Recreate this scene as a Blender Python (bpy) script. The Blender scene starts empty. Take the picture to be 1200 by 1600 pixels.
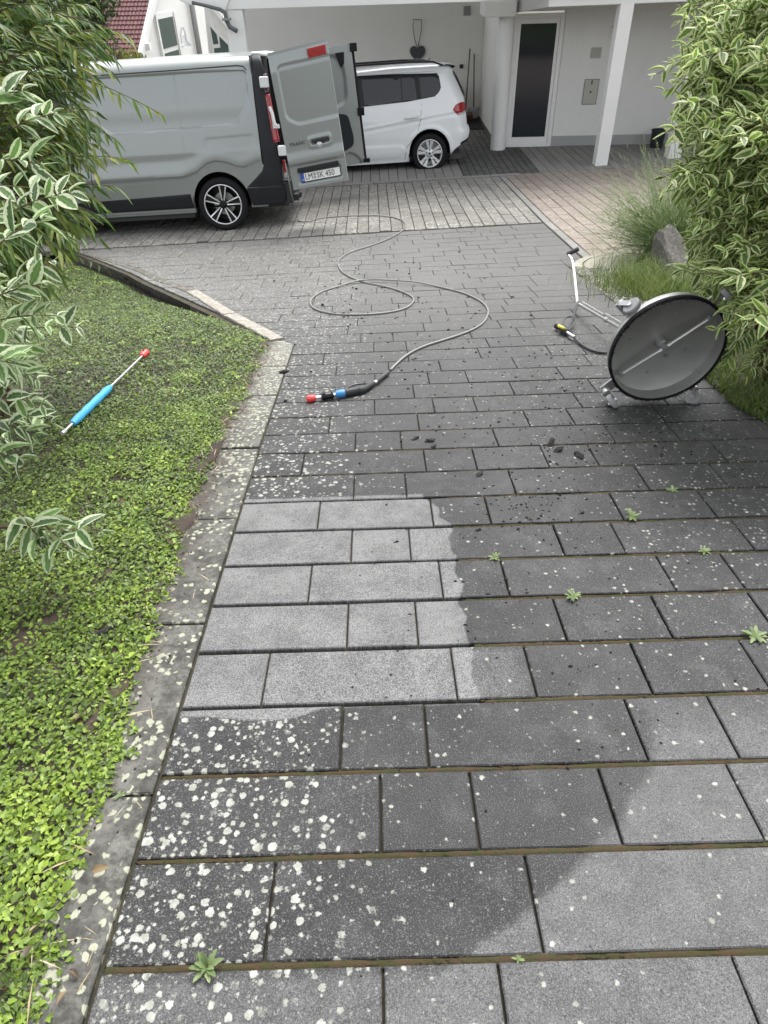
import bpy, math, random
import numpy as np
from mathutils import Matrix, Vector
random.seed(7); rng = np.random.default_rng(11)
SC = bpy.context.scene
COL = SC.collection

# ------------------------------------------------------------------ camera
F = 1067.0; U = 0.22
CAM = np.array([0, 0, 1.5])
NAD = np.array([41., 1272., F]); NAD /= np.linalg.norm(NAD)
Zw = -NAD; Yw = np.array([0, 0, 1.]) - Zw[2]*Zw; Yw /= np.linalg.norm(Yw); Xw = np.cross(Yw, Zw)
W = np.array([Xw, Yw, Zw])
cd = bpy.data.cameras.new('camera'); cam = bpy.data.objects.new('camera', cd); COL.objects.link(cam)
Rc = np.column_stack([W@np.array([1, 0, 0.]), W@np.array([0, -1, 0.]), W@np.array([0, 0, -1.])])
mw = Matrix.Identity(4)
for i in range(3):
    for j in range(3): mw[i][j] = float(Rc[i, j])
    mw[i][3] = float(CAM[i])
cam.matrix_world = mw
cd.sensor_fit = 'VERTICAL'; cd.sensor_height = 36; cd.lens = F/1600*36
cd.clip_start = .05; cd.clip_end = 500
SC.camera = cam

# ------------------------------------------------------------------ sky, sun, exposure
SUN_EL, SUN_ROT = math.radians(58), math.radians(20)
wd = bpy.data.worlds.new('World'); SC.world = wd; wd.use_nodes = True
nt = wd.node_tree; nt.nodes.clear()
sky = nt.nodes.new('ShaderNodeTexSky'); sky.sky_type = 'NISHITA'; sky.sun_disc = False
sky.sun_elevation = SUN_EL; sky.sun_rotation = SUN_ROT; sky.air_density = 1; sky.dust_density = 3.5; sky.ozone_density = 1
hs = nt.nodes.new('ShaderNodeHueSaturation'); hs.inputs['Saturation'].default_value = .16
bg = nt.nodes.new('ShaderNodeBackground'); bg.inputs[1].default_value = .15
ow = nt.nodes.new('ShaderNodeOutputWorld')
nt.links.new(sky.outputs[0], hs.inputs['Color']); nt.links.new(hs.outputs[0], bg.inputs[0]); nt.links.new(bg.outputs[0], ow.inputs[0])
sl = bpy.data.lights.new('sun', 'SUN'); sl.energy = .95; sl.angle = math.radians(34); sl.color = (1, .965, .91)
so = bpy.data.objects.new('sun', sl); COL.objects.link(so)
sd = Vector((math.sin(SUN_ROT)*math.cos(SUN_EL), math.cos(SUN_ROT)*math.cos(SUN_EL), math.sin(SUN_EL)))
so.rotation_euler = sd.to_track_quat('Z', 'Y').to_euler(); so.location = (0, 0, 20)
vs = SC.view_settings; vs.view_transform = 'Standard'; vs.look = 'None'; vs.gamma = 1; vs.use_curve_mapping = False
vs.exposure = 1.6

# ------------------------------------------------------------------ terrain functions
PY = [-60, .2425, 1.55, 2.64, 4.81, 6.97, 8.916]
PZ = [8.6, -.0098, -.1866, -.3367, -.7073, -1.0921, -1.3411]
PT = [-.01, -.0099, -.0045, -.0001, .0088, .0176, .0255]
_fine = np.linspace(-2, 8.916, 200)
def s2y(s):  # tile row number to world Y
    return float(np.interp(s, [-8, -1, 5, 10, 20, 30, 38.9], [-1.284, .2425, 1.5506, 2.6403, 4.8084, 6.9742, 8.9162]))
def G(x, y):
    x = np.asarray(x, float); y = np.asarray(y, float)
    xc = np.clip(x, -6, 6)
    z = np.interp(y, PY, PZ) + xc*np.interp(y, PY, PT)
    zf = -1.3411 + .0255*xc - .0945*(y-8.916)
    zk = -1.3411 + .0255*xc - .0945*(12.55-8.916)
    t = np.clip((y-12.55)/2.05, 0, 1)
    zl = zk*(1-t) - 1.66*t
    return np.where(y < 8.916, z, np.where(y < 12.55, zf, zl))
def ray(px, py): return W@np.array([(px-600)/F, (py-800)/F, 1.])
def Pg(px, py, off=0., fn=G):
    r = ray(px, py); a, b = .3, 60.
    for _ in range(60):
        m = (a+b)/2; p = CAM+r*m
        if p[2] > fn(p[0], p[1])+off: a = m
        else: b = m
    return CAM+r*a
def Pz(px, py, z): return CAM+ray(px, py)*z
def Pyy(px, py, Y):
    r = ray(px, py); return CAM+r*(Y/r[1])
def pix(P):
    c = (np.atleast_2d(P)-CAM)@W
    return 600+F*c[:, 0]/c[:, 2], 800+F*c[:, 1]/c[:, 2], c[:, 2]

# ------------------------------------------------------------------ mesh helpers
class MB:
    def __init__(s): s.v = []; s.f = []; s.m = []; s.uv = []
    def add(s, vs_, fs, mi=0, uv=None):
        n = len(s.v); s.v += [tuple(float(c) for c in q) for q in vs_]
        s.f += [tuple(n+i for i in q) for q in fs]; s.m += [mi]*len(fs)
        s.uv += list(uv) if uv is not None else [(0., 0.)]*len(vs_)
        return n
    def box(s, c, d, R=None, mi=0):
        x, y, z = d[0]/2, d[1]/2, d[2]/2
        P = [(-x,-y,-z),(x,-y,-z),(x,y,-z),(-x,y,-z),(-x,-y,z),(x,-y,z),(x,y,z),(-x,y,z)]
        if R is not None: P = [tuple(np.asarray(R)@np.array(p)) for p in P]
        s.add([(p[0]+c[0], p[1]+c[1], p[2]+c[2]) for p in P], [(0,3,2,1),(4,5,6,7),(0,1,5,4),(1,2,6,5),(2,3,7,6),(3,0,4,7)], mi)
    def box2(s, a, b, mi=0): s.box([(a[i]+b[i])/2 for i in range(3)], [abs(b[i]-a[i]) for i in range(3)], None, mi)
    def tube(s, pts, r, n=8, mi=0, caps=True):
        pts = [np.asarray(p, float) for p in pts]; rr = r if hasattr(r, '__len__') else [r]*len(pts)
        up = np.array([0, 0, 1.]); rings = []
        for i, p in enumerate(pts):
            t = pts[min(i+1, len(pts)-1)]-pts[max(i-1, 0)]; t = t/(np.linalg.norm(t)+1e-9)
            a = np.cross(t, up)
            if np.linalg.norm(a) < .05: a = np.cross(t, np.array([1., 0, 0]))
            a /= np.linalg.norm(a); b = np.cross(t, a)
            if i and np.dot(b, lastb) < 0 and np.dot(a, lasta) < 0: a, b = -a, -b
            lasta, lastb = a, b
            rings.append([p+rr[i]*(a*math.cos(2*math.pi*k/n)+b*math.sin(2*math.pi*k/n)) for k in range(n)])
        V = [q for ring in rings for q in ring]; Fc = []
        for i in range(len(pts)-1):
            for k in range(n):
                Fc.append((i*n+k, i*n+(k+1) % n, (i+1)*n+(k+1) % n, (i+1)*n+k))
        if caps:
            Fc.append(tuple(range(n-1, -1, -1))); Fc.append(tuple((len(pts)-1)*n+k for k in range(n)))
        s.add(V, Fc, mi)
    def lathe(s, prof, c, ax, n=32, mi=0):  # prof: (r, h) along axis
        ax = np.asarray(ax, float); ax /= np.linalg.norm(ax)
        a = np.cross(ax, [0, 0, 1.]);
        if np.linalg.norm(a) < .05: a = np.cross(ax, [1., 0, 0])
        a /= np.linalg.norm(a); b = np.cross(ax, a); c = np.asarray(c, float)
        V = [c+ax*h+r*(a*math.cos(2*math.pi*k/n)+b*math.sin(2*math.pi*k/n)) for r, h in prof for k in range(n)]
        Fc = [(i*n+k, i*n+(k+1) % n, (i+1)*n+(k+1) % n, (i+1)*n+k) for i in range(len(prof)-1) for k in range(n)]
        s.add(V, Fc, mi)
    def prism(s, poly, d, mi=0):  # poly: 3D points, d: extrusion vector
        n = len(poly); d = np.asarray(d, float)
        V = [np.asarray(p, float) for p in poly]; V = V+[p+d for p in V]
        s.add(V, [tuple(range(n))[::-1], tuple(range(n, 2*n))]+[(i, (i+1) % n, n+(i+1) % n, n+i) for i in range(n)], mi)
    def grid(s, V, nu, nv, mi=0, uv=None):
        s.add(V, [(i*nv+j, i*nv+j+1, (i+1)*nv+j+1, (i+1)*nv+j) for i in range(nu-1) for j in range(nv-1)], mi, uv)
    def mesh(s, name, mats, smooth=False):
        me = bpy.data.meshes.new(name); me.from_pydata(s.v, [], s.f)
        for m in (mats if isinstance(mats, (list, tuple)) else [mats]): me.materials.append(m)
        me.polygons.foreach_set('material_index', s.m)
        if any(u != (0., 0.) for u in s.uv[:50]) or any(u != (0., 0.) for u in s.uv[-20:]):
            ul = me.uv_layers.new(name='plan'); li = np.zeros(len(me.loops), np.int32); me.loops.foreach_get('vertex_index', li)
            ul.data.foreach_set('uv', np.array(s.uv, np.float32)[li].ravel())
        if smooth: me.polygons.foreach_set('use_smooth', [True]*len(me.polygons))
        me.update(); return me
    def obj(s, name, mats, parent=None, smooth=False, bevel=0, angle=None, solid=0):
        o = bpy.data.objects.new(name, s.mesh(name, mats, smooth)); COL.objects.link(o)
        if parent is not None: o.parent = parent
        if bevel:
            m = o.modifiers.new('bevel', 'BEVEL'); m.width = bevel; m.segments = 2; m.limit_method = 'ANGLE'; m.angle_limit = math.radians(40)
        if smooth and angle:
            import bmesh
            bm = bmesh.new(); bm.from_mesh(o.data); ca = math.radians(angle)
            for e in bm.edges:
                if len(e.link_faces) == 2 and e.calc_face_angle(0) > ca: e.smooth = False
            bm.to_mesh(o.data); bm.free()
        return o
def tag(o, label=None, cat=None, group=None, kind=None):
    if label: o['label'] = label
    if cat: o['category'] = cat
    if group: o['group'] = group
    if kind: o['kind'] = kind
    return o
def empty(name, loc=(0, 0, 0), label=None, cat=None, group=None, M=None):
    o = bpy.data.objects.new(name, None); COL.objects.link(o); o.empty_display_size = .1
    if M is not None: o.matrix_world = M
    else: o.location = tuple(float(c) for c in loc)
    return tag(o, label, cat, group)
def frameM(o, ex, ey, ez):
    M = Matrix.Identity(4)
    for i in range(3):
        M[i][0] = float(ex[i]); M[i][1] = float(ey[i]); M[i][2] = float(ez[i]); M[i][3] = float(o[i])
    return M

# ------------------------------------------------------------------ materials
class NT:
    def __init__(s, name):
        s.mat = bpy.data.materials.new(name); s.mat.use_nodes = True; s.t = s.mat.node_tree
        s.b = s.t.nodes['Principled BSDF']
    def n(s, typ, **k):
        nd = s.t.nodes.new(typ)
        for a, v in k.items():
            if a.startswith('i_'): nd.inputs[a[2:]].default_value = v
            else: setattr(nd, a, v)
        return nd
    def L(s, a, b): s.t.links.new(a, b)
    def tc(s, which='Object'): return s.n('ShaderNodeTexCoord').outputs[which]
    def noise(s, scale, vec=None, detail=4, rough=.6, dist=0):
        nd = s.n('ShaderNodeTexNoise'); nd.inputs['Scale'].default_value = scale; nd.inputs['Detail'].default_value = detail
        nd.inputs['Roughness'].default_value = rough; nd.inputs['Distortion'].default_value = dist
        if vec is not None: s.L(vec, nd.inputs['Vector'])
        return nd.outputs[0]
    def voro(s, scale, vec=None, feature='F1', rand=1):
        nd = s.n('ShaderNodeTexVoronoi', feature=feature); nd.inputs['Scale'].default_value = scale; nd.inputs['Randomness'].default_value = rand
        if vec is not None: s.L(vec, nd.inputs['Vector'])
        return nd
    def m(s, op, a, b=None, c=None, clamp=False):
        nd = s.n('ShaderNodeMath', operation=op, use_clamp=clamp)
        for i, q in enumerate((a, b, c)):
            if q is None: continue
            if isinstance(q, (int, float)): nd.inputs[i].default_value = q
            else: s.L(q, nd.inputs[i])
        return nd.outputs[0]
    def ss(s, x, a, b):  # smoothstep from a to b
        nd = s.n('ShaderNodeMapRange', interpolation_type='SMOOTHSTEP')
        s.L(x, nd.inputs[0])
        for i, q in ((1, a), (2, b)):
            if isinstance(q, (int, float)): nd.inputs[i].default_value = q
            else: s.L(q, nd.inputs[i])
        return nd.outputs[0]
    def mix(s, f, a, b, mode='MIX'):
        nd = s.n('ShaderNodeMix', data_type='RGBA', blend_type=mode)
        for i, q in ((0, f), (6, a), (7, b)):
            if isinstance(q, (int, float)): nd.inputs[i].default_value = q
            elif isinstance(q, (tuple, list)): nd.inputs[i].default_value = (*q[:3], 1)
            else: s.L(q, nd.inputs[i])
        return nd.outputs[2]
    def ramp(s, x, stops):
        nd = s.n('ShaderNodeValToRGB'); e = nd.color_ramp.elements
        while len(e) < len(stops): e.new(.5)
        for el, (p, c) in zip(e, stops): el.position = p; el.color = (*c, 1)
        s.L(x, nd.inputs[0]); return nd.outputs[0]
    def sep(s, v):
        nd = s.n('ShaderNodeSeparateXYZ'); s.L(v, nd.inputs[0]); return nd.outputs
    def bump(s, h, strength=.3, dist=.002):
        nd = s.n('ShaderNodeBump'); nd.inputs['Strength'].default_value = strength; nd.inputs['Distance'].default_value = dist
        s.L(h, nd.inputs['Height']); s.L(nd.outputs[0], s.b.inputs['Normal'])
    def set(s, **k):
        for a, v in k.items():
            inp = s.b.inputs[a.replace('_', ' ')]
            if isinstance(v, (int, float)): inp.default_value = v
            elif isinstance(v, (tuple, list)): inp.default_value = (*v[:3], 1)
            else: s.L(v, inp)
        return s
def simple(name, col, rough=.5, metal=0, var=.12, scale=9, coat=0, bump=0, bscale=200, spec=.5):
    n = NT(name); v = n.tc('Object')
    f = n.noise(scale, v, 5, .6)
    a = tuple(c*(1-var) for c in col); b = tuple(min(1, c*(1+var)) for c in col)
    n.set(Base_Color=n.mix(f, a, b), Roughness=rough, Metallic=metal, Coat_Weight=coat)
    n.b.inputs['Specular IOR Level'].default_value = spec
    if bump: n.bump(n.noise(bscale, v, 3), bump, .002)
    return n.mat
M = {}
M['van_paint'] = simple('van silver paint', (.27, .29, .282), .30, .35, .03, 2, .35, spec=.4)
M['white_paint'] = simple('white car paint', (.74, .76, .77), .3, 0, .02, 2, .5)
M['black_plastic'] = simple('black plastic', (.016, .018, .021), .5, 0, .2, 20, spec=.25)
M['dark_plastic'] = simple('charcoal plastic', (.028, .030, .032), .5, 0, .2, 30, spec=.3)
M['rubber'] = simple('tyre rubber', (.013, .013, .014), .8, 0, .25, 40, bump=.3, bscale=90, spec=.2)
M['rubber_black'] = simple('black rubber', (.009, .009, .010), .7, spec=.2)
M['alloy'] = simple('bright alloy', (.72, .73, .74), .28, .75, .05)
M['alloy_silver'] = simple('silver wheel paint', (.62, .63, .64), .35, .4, .05)
M['black_gloss'] = simple('black wheel lacquer', (.010, .010, .011), .3, 0, .1, spec=.3)
M['white_hinge'] = simple('pale grey hinge metal', (.62, .64, .64), .4, .1, .05)
M['chrome'] = simple('chromed steel', (.78, .78, .78), .28, .8, .05)
M['steel'] = simple('stainless steel', (.58, .58, .57), .33, .9, .1, 12)
M['dull_steel'] = simple('dull zinc metal', (.36, .36, .36), .45, .7, .15, 30)
M['hose'] = simple('grey braided hose', (.20, .20, .19), .45, .1, .1, 30)
M['hose_black'] = simple('black hose rubber', (.03, .03, .032), .5)
M['red_plastic'] = simple('red plastic', (.65, .05, .045), .4)
M['blue_plastic'] = simple('blue plastic', (.035, .20, .45), .45, 0, .08)
M['blue_grip'] = simple('light blue grip', (.045, .34, .58), .5, 0, .1, 25)
M['yellow'] = simple('yellow plastic', (.62, .55, .08), .45)
M['wall'] = simple('white rendered wall', (.74, .74, .72), .9, 0, .09, 1.6, bump=.35, bscale=120)
M['wall_shade'] = simple('white wall toned for shade', (.72, .71, .67), .9, 0, .06, 1.5, bump=.2, bscale=90)  # white wall again, colour toned down a little for faces in shade
M['white_wood'] = simple('white gloss frame', (.78, .78, .77), .4, 0, .04)
M['base_grey'] = simple('grey painted plinth', (.36, .37, .36), .8, 0, .08, 5)
M['meter'] = simple('beige metal flap', (.44, .44, .39), .55, .1, .06, 6)
M['pipe_grey'] = simple('zinc downpipe', (.25, .25, .25), .5, .5, .1)
M['pipe_dark'] = simple('dark grey gutter pipe', (.10, .11, .115), .5, .2, .1)
M['terracotta'] = simple('red brown roof tile', (.13, .045, .048), .7, 0, .45, 2.7, bump=.2, bscale=60)
M['brown_wood'] = simple('weathered brown wood', (.16, .10, .06), .8, 0, .3, 12)
M['bristle'] = simple('brown broom bristle', (.10, .06, .035), .95, 0, .3, 60)
M['dark_heart'] = simple('dark grey slate', (.06, .062, .065), .7)
M['rope'] = simple('jute rope', (.22, .19, .14), .9)
M['soil_crumb'] = simple('black soil crumb', (.014, .012, .010), .95, 0, .5, 60)
M['bark'] = simple('wet dark bark', (.012, .010, .008), .8, 0, .5, 40, bump=.6, bscale=80)
M['twig'] = simple('brown shrub twig', (.09, .06, .035), .85, 0, .3, 30)
M['trunk'] = simple('dark tree bark', (.05, .04, .03), .9, 0, .3, 10)
M['plate_white'] = simple('plate white', (.75, .76, .74), .35, 0, .02)
M['plate_blue'] = simple('plate blue', (.02, .09, .42), .35)
M['ink'] = simple('black ink', (.012, .012, .013), .5)
M['lining'] = simple('dark door lining', (.018, .022, .026), .7, 0, .15, spec=.25)
M['cargo'] = simple('dark cargo lining', (.05, .05, .05), .85)
M['sticker'] = simple('plate seal sticker', (.35, .36, .36), .5)

def glass(name, col, rough=.04):
    n = NT(name); n.set(Base_Color=col, Roughness=rough); n.b.inputs['Specular IOR Level'].default_value = .55
    return n.mat
M['car_glass'] = glass('tinted car glass', (.016, .02, .022))
M['door_glass'] = glass('dark door glass', (.022, .026, .034), .08)
M['win_glass'] = glass('house window glass', (.075, .105, .10), .06)
def lens(name, col):
    n = NT(name); v = n.tc('Object'); st = n.voro(70, v).outputs[0]
    n.set(Base_Color=n.mix(n.ss(st, 0., .8), col, tuple(c*.55 for c in col)), Roughness=.12, Coat_Weight=.6)
    return n.mat
M['red_lens'] = lens('red lamp lens', (.42, .012, .02))
M['dark_lens'] = lens('dark red lamp lens', (.07, .008, .012))
M['clear_lens'] = lens('clear lamp lens', (.6, .6, .6))

# paving: uv = (u, s) in tile units; attribute 'tr' = per stone random
def paver_mat():
    n = NT('anthracite paving stone')
    uv = n.n('ShaderNodeUVMap', uv_map='plan').outputs[0]; sx = n.sep(uv); u, s = sx[0], sx[1]
    tr = n.n('ShaderNodeAttribute', attribute_name='tr').outputs['Fac']
    off = n.n('ShaderNodeVectorMath', operation='ADD'); n.L(uv, off.inputs[0])
    cb = n.n('ShaderNodeCombineXYZ'); n.L(n.m('MULTIPLY', tr, 37.), cb.inputs[2]); n.L(cb.outputs[0], off.inputs[1]); uvt = off.outputs[0]
    grain = n.noise(88, uvt, 1, .5); grain2 = n.noise(34, uvt, 5, .85); cloud = n.noise(1.6, uvt, 4, .55); cloudg = n.noise(.55, uv, 4, .6)
    # clean, pressure-washed field
    wob = n.m('MULTIPLY', n.m('SUBTRACT', n.noise(1.8, uv, 2, .5), .5), .55)
    # scalloped edge from the round cleaner
    sc = n.m('MULTIPLY', n.m('ABSOLUTE', n.m('SINE', n.m('MULTIPLY', s, 4.1))), .10)
    ue = n.m('ADD', n.m('ADD', u, sc), n.m('MULTIPLY', wob, .5))
    topb = n.m('MULTIPLY', n.ss(s, 7.0, 8.2), .38)
    mU = n.ss(n.m('ADD', ue, topb), 1.215, 1.165)
    lowtab = n.m('MULTIPLY', n.m('MULTIPLY', n.ss(u, -.55, -1.3), .17), n.m('ADD', .8, n.m('MULTIPLY', n.m('SINE', n.m('MULTIPLY', u, 3.2)), .3)))
    mS = n.ss(n.m('ADD', s, n.m('ADD', lowtab, n.m('MULTIPLY', wob, .25))), 2.93, 2.98)
    low2 = n.m('MULTIPLY', n.ss(u, .72, .6), 1.)
    mS2 = n.ss(n.m('ADD', s, n.m('MULTIPLY', wob, .12)), 8.16, 8.10)
    # partly cleaned, lighter fan beyond the edge in row three
    clean = n.m('MULTIPLY', n.m('MULTIPLY', mU, mS), mS2)
    r3 = n.m('MULTIPLY', n.ss(u, 1.95, 1.5), n.m('MULTIPLY', n.ss(s, 2.97, 3.0), n.ss(s, 4.0, 3.8)))
    clean = n.m('MAXIMUM', clean, n.m('MULTIPLY', r3, .45))
    # dried, paler sheen in the near right corner, with a curved wet front
    q = n.m('SUBTRACT', n.m('ADD', u, n.m('ADD', n.m('MULTIPLY', wob, .5), n.m('MULTIPLY', n.m('SUBTRACT', n.noise(12, uv, 4, .8), .5), .22))), n.m('ADD', .55, n.m('ADD', n.m('MULTIPLY', s, 1.75), n.m('MULTIPLY', n.m('MULTIPLY', s, s), -.28))))
    dry = n.m('MULTIPLY', n.ss(q, -.10, .12), n.ss(s, 3.2, 2.2))
    dry = n.m('MAXIMUM', dry, n.m('MULTIPLY', n.ss(s, .02, -.2), .8))
    # distance: the far drive is paled in colour for grazing sky sheen
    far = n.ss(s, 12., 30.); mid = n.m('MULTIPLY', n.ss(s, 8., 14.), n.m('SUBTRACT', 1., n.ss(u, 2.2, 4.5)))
    base = n.mix(tr, (.013, .0133, .014), (.023, .0233, .024))
    base = n.mix(n.m('MULTIPLY', n.ss(cloud, .35, .7), .5), base, (.038, .0383, .039))
    base = n.mix(n.m('MULTIPLY', n.m('MULTIPLY', dry, n.m('ADD', .52, n.m('MULTIPLY', n.ss(n.noise(3.1, uvt, 6, .7), .32, .68), .36))), .95), base, (.125, .125, .125))
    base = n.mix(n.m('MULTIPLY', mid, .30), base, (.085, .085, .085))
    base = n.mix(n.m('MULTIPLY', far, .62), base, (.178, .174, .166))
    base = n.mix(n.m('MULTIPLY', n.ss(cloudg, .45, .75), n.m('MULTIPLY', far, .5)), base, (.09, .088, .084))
    fr = n.noise(2.2, uv, 3, .5)
    base = n.mix(n.m('MULTIPLY', n.ss(fr, .52, .66), .25), base, (.085, .086, .088))
    streak = n.noise(1., n.n('ShaderNodeVectorMath', operation='MULTIPLY').outputs[0], 2) if False else cloud
    cl = n.mix(n.ss(n.m('ADD', n.m('MULTIPLY', cloud, .6), n.m('MULTIPLY', n.noise(7., uvt, 5, .7), .4)), .38, .62), (.112, .112, .113), (.172, .172, .171))
    base = n.mix(clean, base, cl)
    # sparkle of pale grit
    sp = n.ss(grain, .57, .66)
    base = n.mix(n.m('MULTIPLY', sp, n.m('ADD', .25, n.m('MULTIPLY', clean, .32))), base, (.32, .32, .32))
    base = n.mix(n.m('MULTIPLY', n.ss(grain2, .50, .38), .62), base, (.018, .018, .019))
    base = n.mix(n.m('MULTIPLY', n.ss(grain, .44, .36), .6), base, (.015, .015, .016))
    # lichen spots; density falls away from the left edge and rises near the right one
    wv = n.n('ShaderNodeVectorMath', operation='ADD'); n.L(uv, wv.inputs[0])
    nz = n.n('ShaderNodeTexNoise'); nz.inputs['Scale'].default_value = 22; nz.inputs['Detail'].default_value = 5; nz.inputs['Roughness'].default_value = .7; n.L(uv, nz.inputs['Vector'])
    sc2 = n.n('ShaderNodeVectorMath', operation='SCALE'); n.L(nz.outputs['Color'], sc2.inputs[0]); sc2.inputs['Scale'].default_value = .075; n.L(sc2.outputs[0], wv.inputs[1])
    uvd = wv.outputs[0]
    lump = n.noise(.9, uv, 3, .6)
    dl = n.m('MULTIPLY', n.m('MULTIPLY', n.ss(s, 2.5, 4.), n.ss(u, .4, -2.2)), n.m('ADD', .6, n.m('MULTIPLY', n.ss(s, 14., 8.), .2)))
    nearleft = n.m('MULTIPLY', n.m('ADD', n.m('MULTIPLY', n.ss(u, -.2, -1.6), .9), n.m('MULTIPLY', n.ss(u, 1.2, -.4), .12)), n.ss(s, 4., 2.))
    dr = n.m('MULTIPLY', n.ss(u, 2., 7.), n.m('MULTIPLY', n.ss(s, 24., 12.), n.ss(s, 2., 5.)))
    farleft = n.m('MULTIPLY', n.ss(n.m('ADD', u, n.m('MULTIPLY', n.m('SUBTRACT', s, 20.), .55)), 2., -3.), n.ss(s, 16., 22.))
    dens = n.m('ADD', n.m('MAXIMUM', n.m('MAXIMUM', dl, nearleft), n.m('MAXIMUM', n.m('MULTIPLY', dr, .62), n.m('MULTIPLY', farleft, .8))), .20)
    dens = n.m('MULTIPLY', dens, n.m('ADD', .35, n.m('MULTIPLY', lump, 1.3)))
    dens = n.m('MULTIPLY', dens, n.m('SUBTRACT', 1., clean))
    def spots(scale, r0, r1, gain):
        v = n.voro(scale, uvd); rc = n.sep(v.outputs['Color']); fade = n.m('ADD', .45, n.m('MULTIPLY', n.ss(rc[2], .05, .5), .55))
        on = n.m('LESS_THAN', rc[0], n.m('MULTIPLY', dens, gain))
        rad = n.m('ADD', r0, n.m('MULTIPLY', rc[1], r1-r0))
        return n.m('MULTIPLY', n.m('MULTIPLY', on, fade), n.ss(v.outputs['Distance'], n.m('ADD', rad, .10), n.m('SUBTRACT', rad, .10)))
    big = n.m('MULTIPLY', spots(9.5, .12, .50, .95), n.m('SUBTRACT', 1., n.m('MULTIPLY', n.ss(u, -1.4, .6), .72)))
    sm = spots(12.5, .1, .38, .48)
    ti = spots(30., .14, .4, .30)
    lich = n.m('MAXIMUM', n.m('MAXIMUM', n.ss(n.m('ADD', big, n.m('MULTIPLY', n.m('SUBTRACT', n.noise(26, uv, 4, .8), .5), 1.1)), .35, .75), sm), n.m('MULTIPLY', ti, .6), clamp=True)
    lc = n.mix(n.ss(n.noise(9, uv, 3), .35, .65), (.27, .275, .23), (.44, .445, .42))
    lc = n.mix(n.m('MULTIPLY', grain2, .5), lc, (.19, .195, .17))
    base = n.mix(n.m('MULTIPLY', lich, .86), base, lc)
    # black organic specks
    dk = n.voro(17, n.n('ShaderNodeVectorMath', operation='SCALE').outputs[0]) if False else None
    wet = n.m('MULTIPLY', n.m('MULTIPLY', n.ss(u, 1., 3.), n.ss(s, 26., 14.)), n.m('SUBTRACT', 1., dry))
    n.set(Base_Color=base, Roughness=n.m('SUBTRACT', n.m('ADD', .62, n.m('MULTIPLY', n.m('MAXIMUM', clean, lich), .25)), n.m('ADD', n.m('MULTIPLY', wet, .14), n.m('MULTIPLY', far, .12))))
    n.b.inputs['Specular IOR Level'].default_value = .26
    h = n.m('ADD', n.m('MULTIPLY', grain, .7), n.m('ADD', n.m('MULTIPLY', grain2, .5), n.m('MULTIPLY', lich, .35)))
    n.bump(h, .75, .0026)
    return n.mat
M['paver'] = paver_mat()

def border_mat():
    n = NT('lichened border slab'); v = n.tc('Object')
    uv = n.n('ShaderNodeUVMap', uv_map='plan').outputs[0]; sx = n.sep(uv)
    nz = n.n('ShaderNodeTexNoise'); nz.inputs['Scale'].default_value = 60; nz.inputs['Detail'].default_value = 4; n.L(v, nz.inputs['Vector'])
    a = n.n('ShaderNodeVectorMath', operation='SCALE'); n.L(nz.outputs['Color'], a.inputs[0]); a.inputs['Scale'].default_value = .022
    b = n.n('ShaderNodeVectorMath', operation='ADD'); n.L(v, b.inputs[0]); n.L(a.outputs[0], b.inputs[1])
    vo = n.voro(48, b.outputs[0]); rc = n.sep(vo.outputs['Color'])
    dn = n.m('ADD', n.m('MULTIPLY', n.ss(n.noise(3.4, v, 3), .38, .62), .55), .16)
    dn = n.m('ADD', dn, n.m('MULTIPLY', n.ss(sx[1], 6., 12.), .3))
    sp = n.m('MULTIPLY', n.m('LESS_THAN', rc[0], dn), n.ss(vo.outputs['Distance'], .52, .38))
    base = n.mix(n.ss(n.noise(9, v, 6, .75), .35, .65), (.035, .034, .029), (.125, .123, .11))
    base = n.mix(n.m('MULTIPLY', n.ss(n.noise(46, v, 4, .8), .52, .40), .6), base, (.025, .023, .019))
    base = n.mix(n.m('MULTIPLY', n.ss(sx[1], 8., 18.), .6), base, (.17, .167, .155))
    base = n.mix(sp, base, n.mix(n.noise(12, v), (.19, .20, .13), (.34, .34, .28)))
    dirt = n.ss(n.m('ADD', n.m('MULTIPLY', sx[0], -1.), n.m('MULTIPLY', n.noise(9, v, 5, .7), 1.3)), 3.75, 4.25)
    base = n.mix(n.m('MULTIPLY', dirt, .85), base, (.042, .032, .024))
    n.set(Base_Color=base, Roughness=.85); n.bump(n.m('ADD', n.noise(110, v, 4), sp), .5, .002)
    return n.mat
M['border'] = border_mat()

def block_mat(name, c1, c2, white, wamt):
    n = NT(name); v = n.tc('Object'); tr = n.n('ShaderNodeAttribute', attribute_name='tr').outputs['Fac']
    base = n.mix(tr, c1, c2); base = n.mix(n.m('MULTIPLY', n.noise(40, v, 3), .5), base, tuple(c*.6 for c in c1))
    wm = n.m('MULTIPLY', n.ss(n.noise(26, v, 5, .75), .5, .62), n.m('ADD', .25, n.ss(n.noise(1.4, v, 3), .35, .6)))
    base = n.mix(n.m('MULTIPLY', wm, wamt), base, white)
    n.set(Base_Color=base, Roughness=.9); n.b.inputs['Specular IOR Level'].default_value = .25; n.bump(n.noise(70, v, 4, .7), .6, .004)
    return n.mat
M['grey_block'] = block_mat('grey rough block', (.155, .15, .137), (.22, .213, .195), (.38, .37, .34), .8)
M['red_block'] = block_mat('pink brown block', (.215, .18, .155), (.27, .23, .20), (.36, .34, .315), .6)
M['pale_block'] = block_mat('pale grey block', (.20, .195, .183), (.26, .253, .24), (.32, .31, .30), .3)
M['cobble'] = block_mat('dark cobble', (.08, .08, .076), (.115, .115, .108), (.17, .17, .16), .3)
M['granite'] = block_mat('granite kerb', (.27, .25, .215), (.38, .36, .32), (.48, .46, .42), .5)
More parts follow.
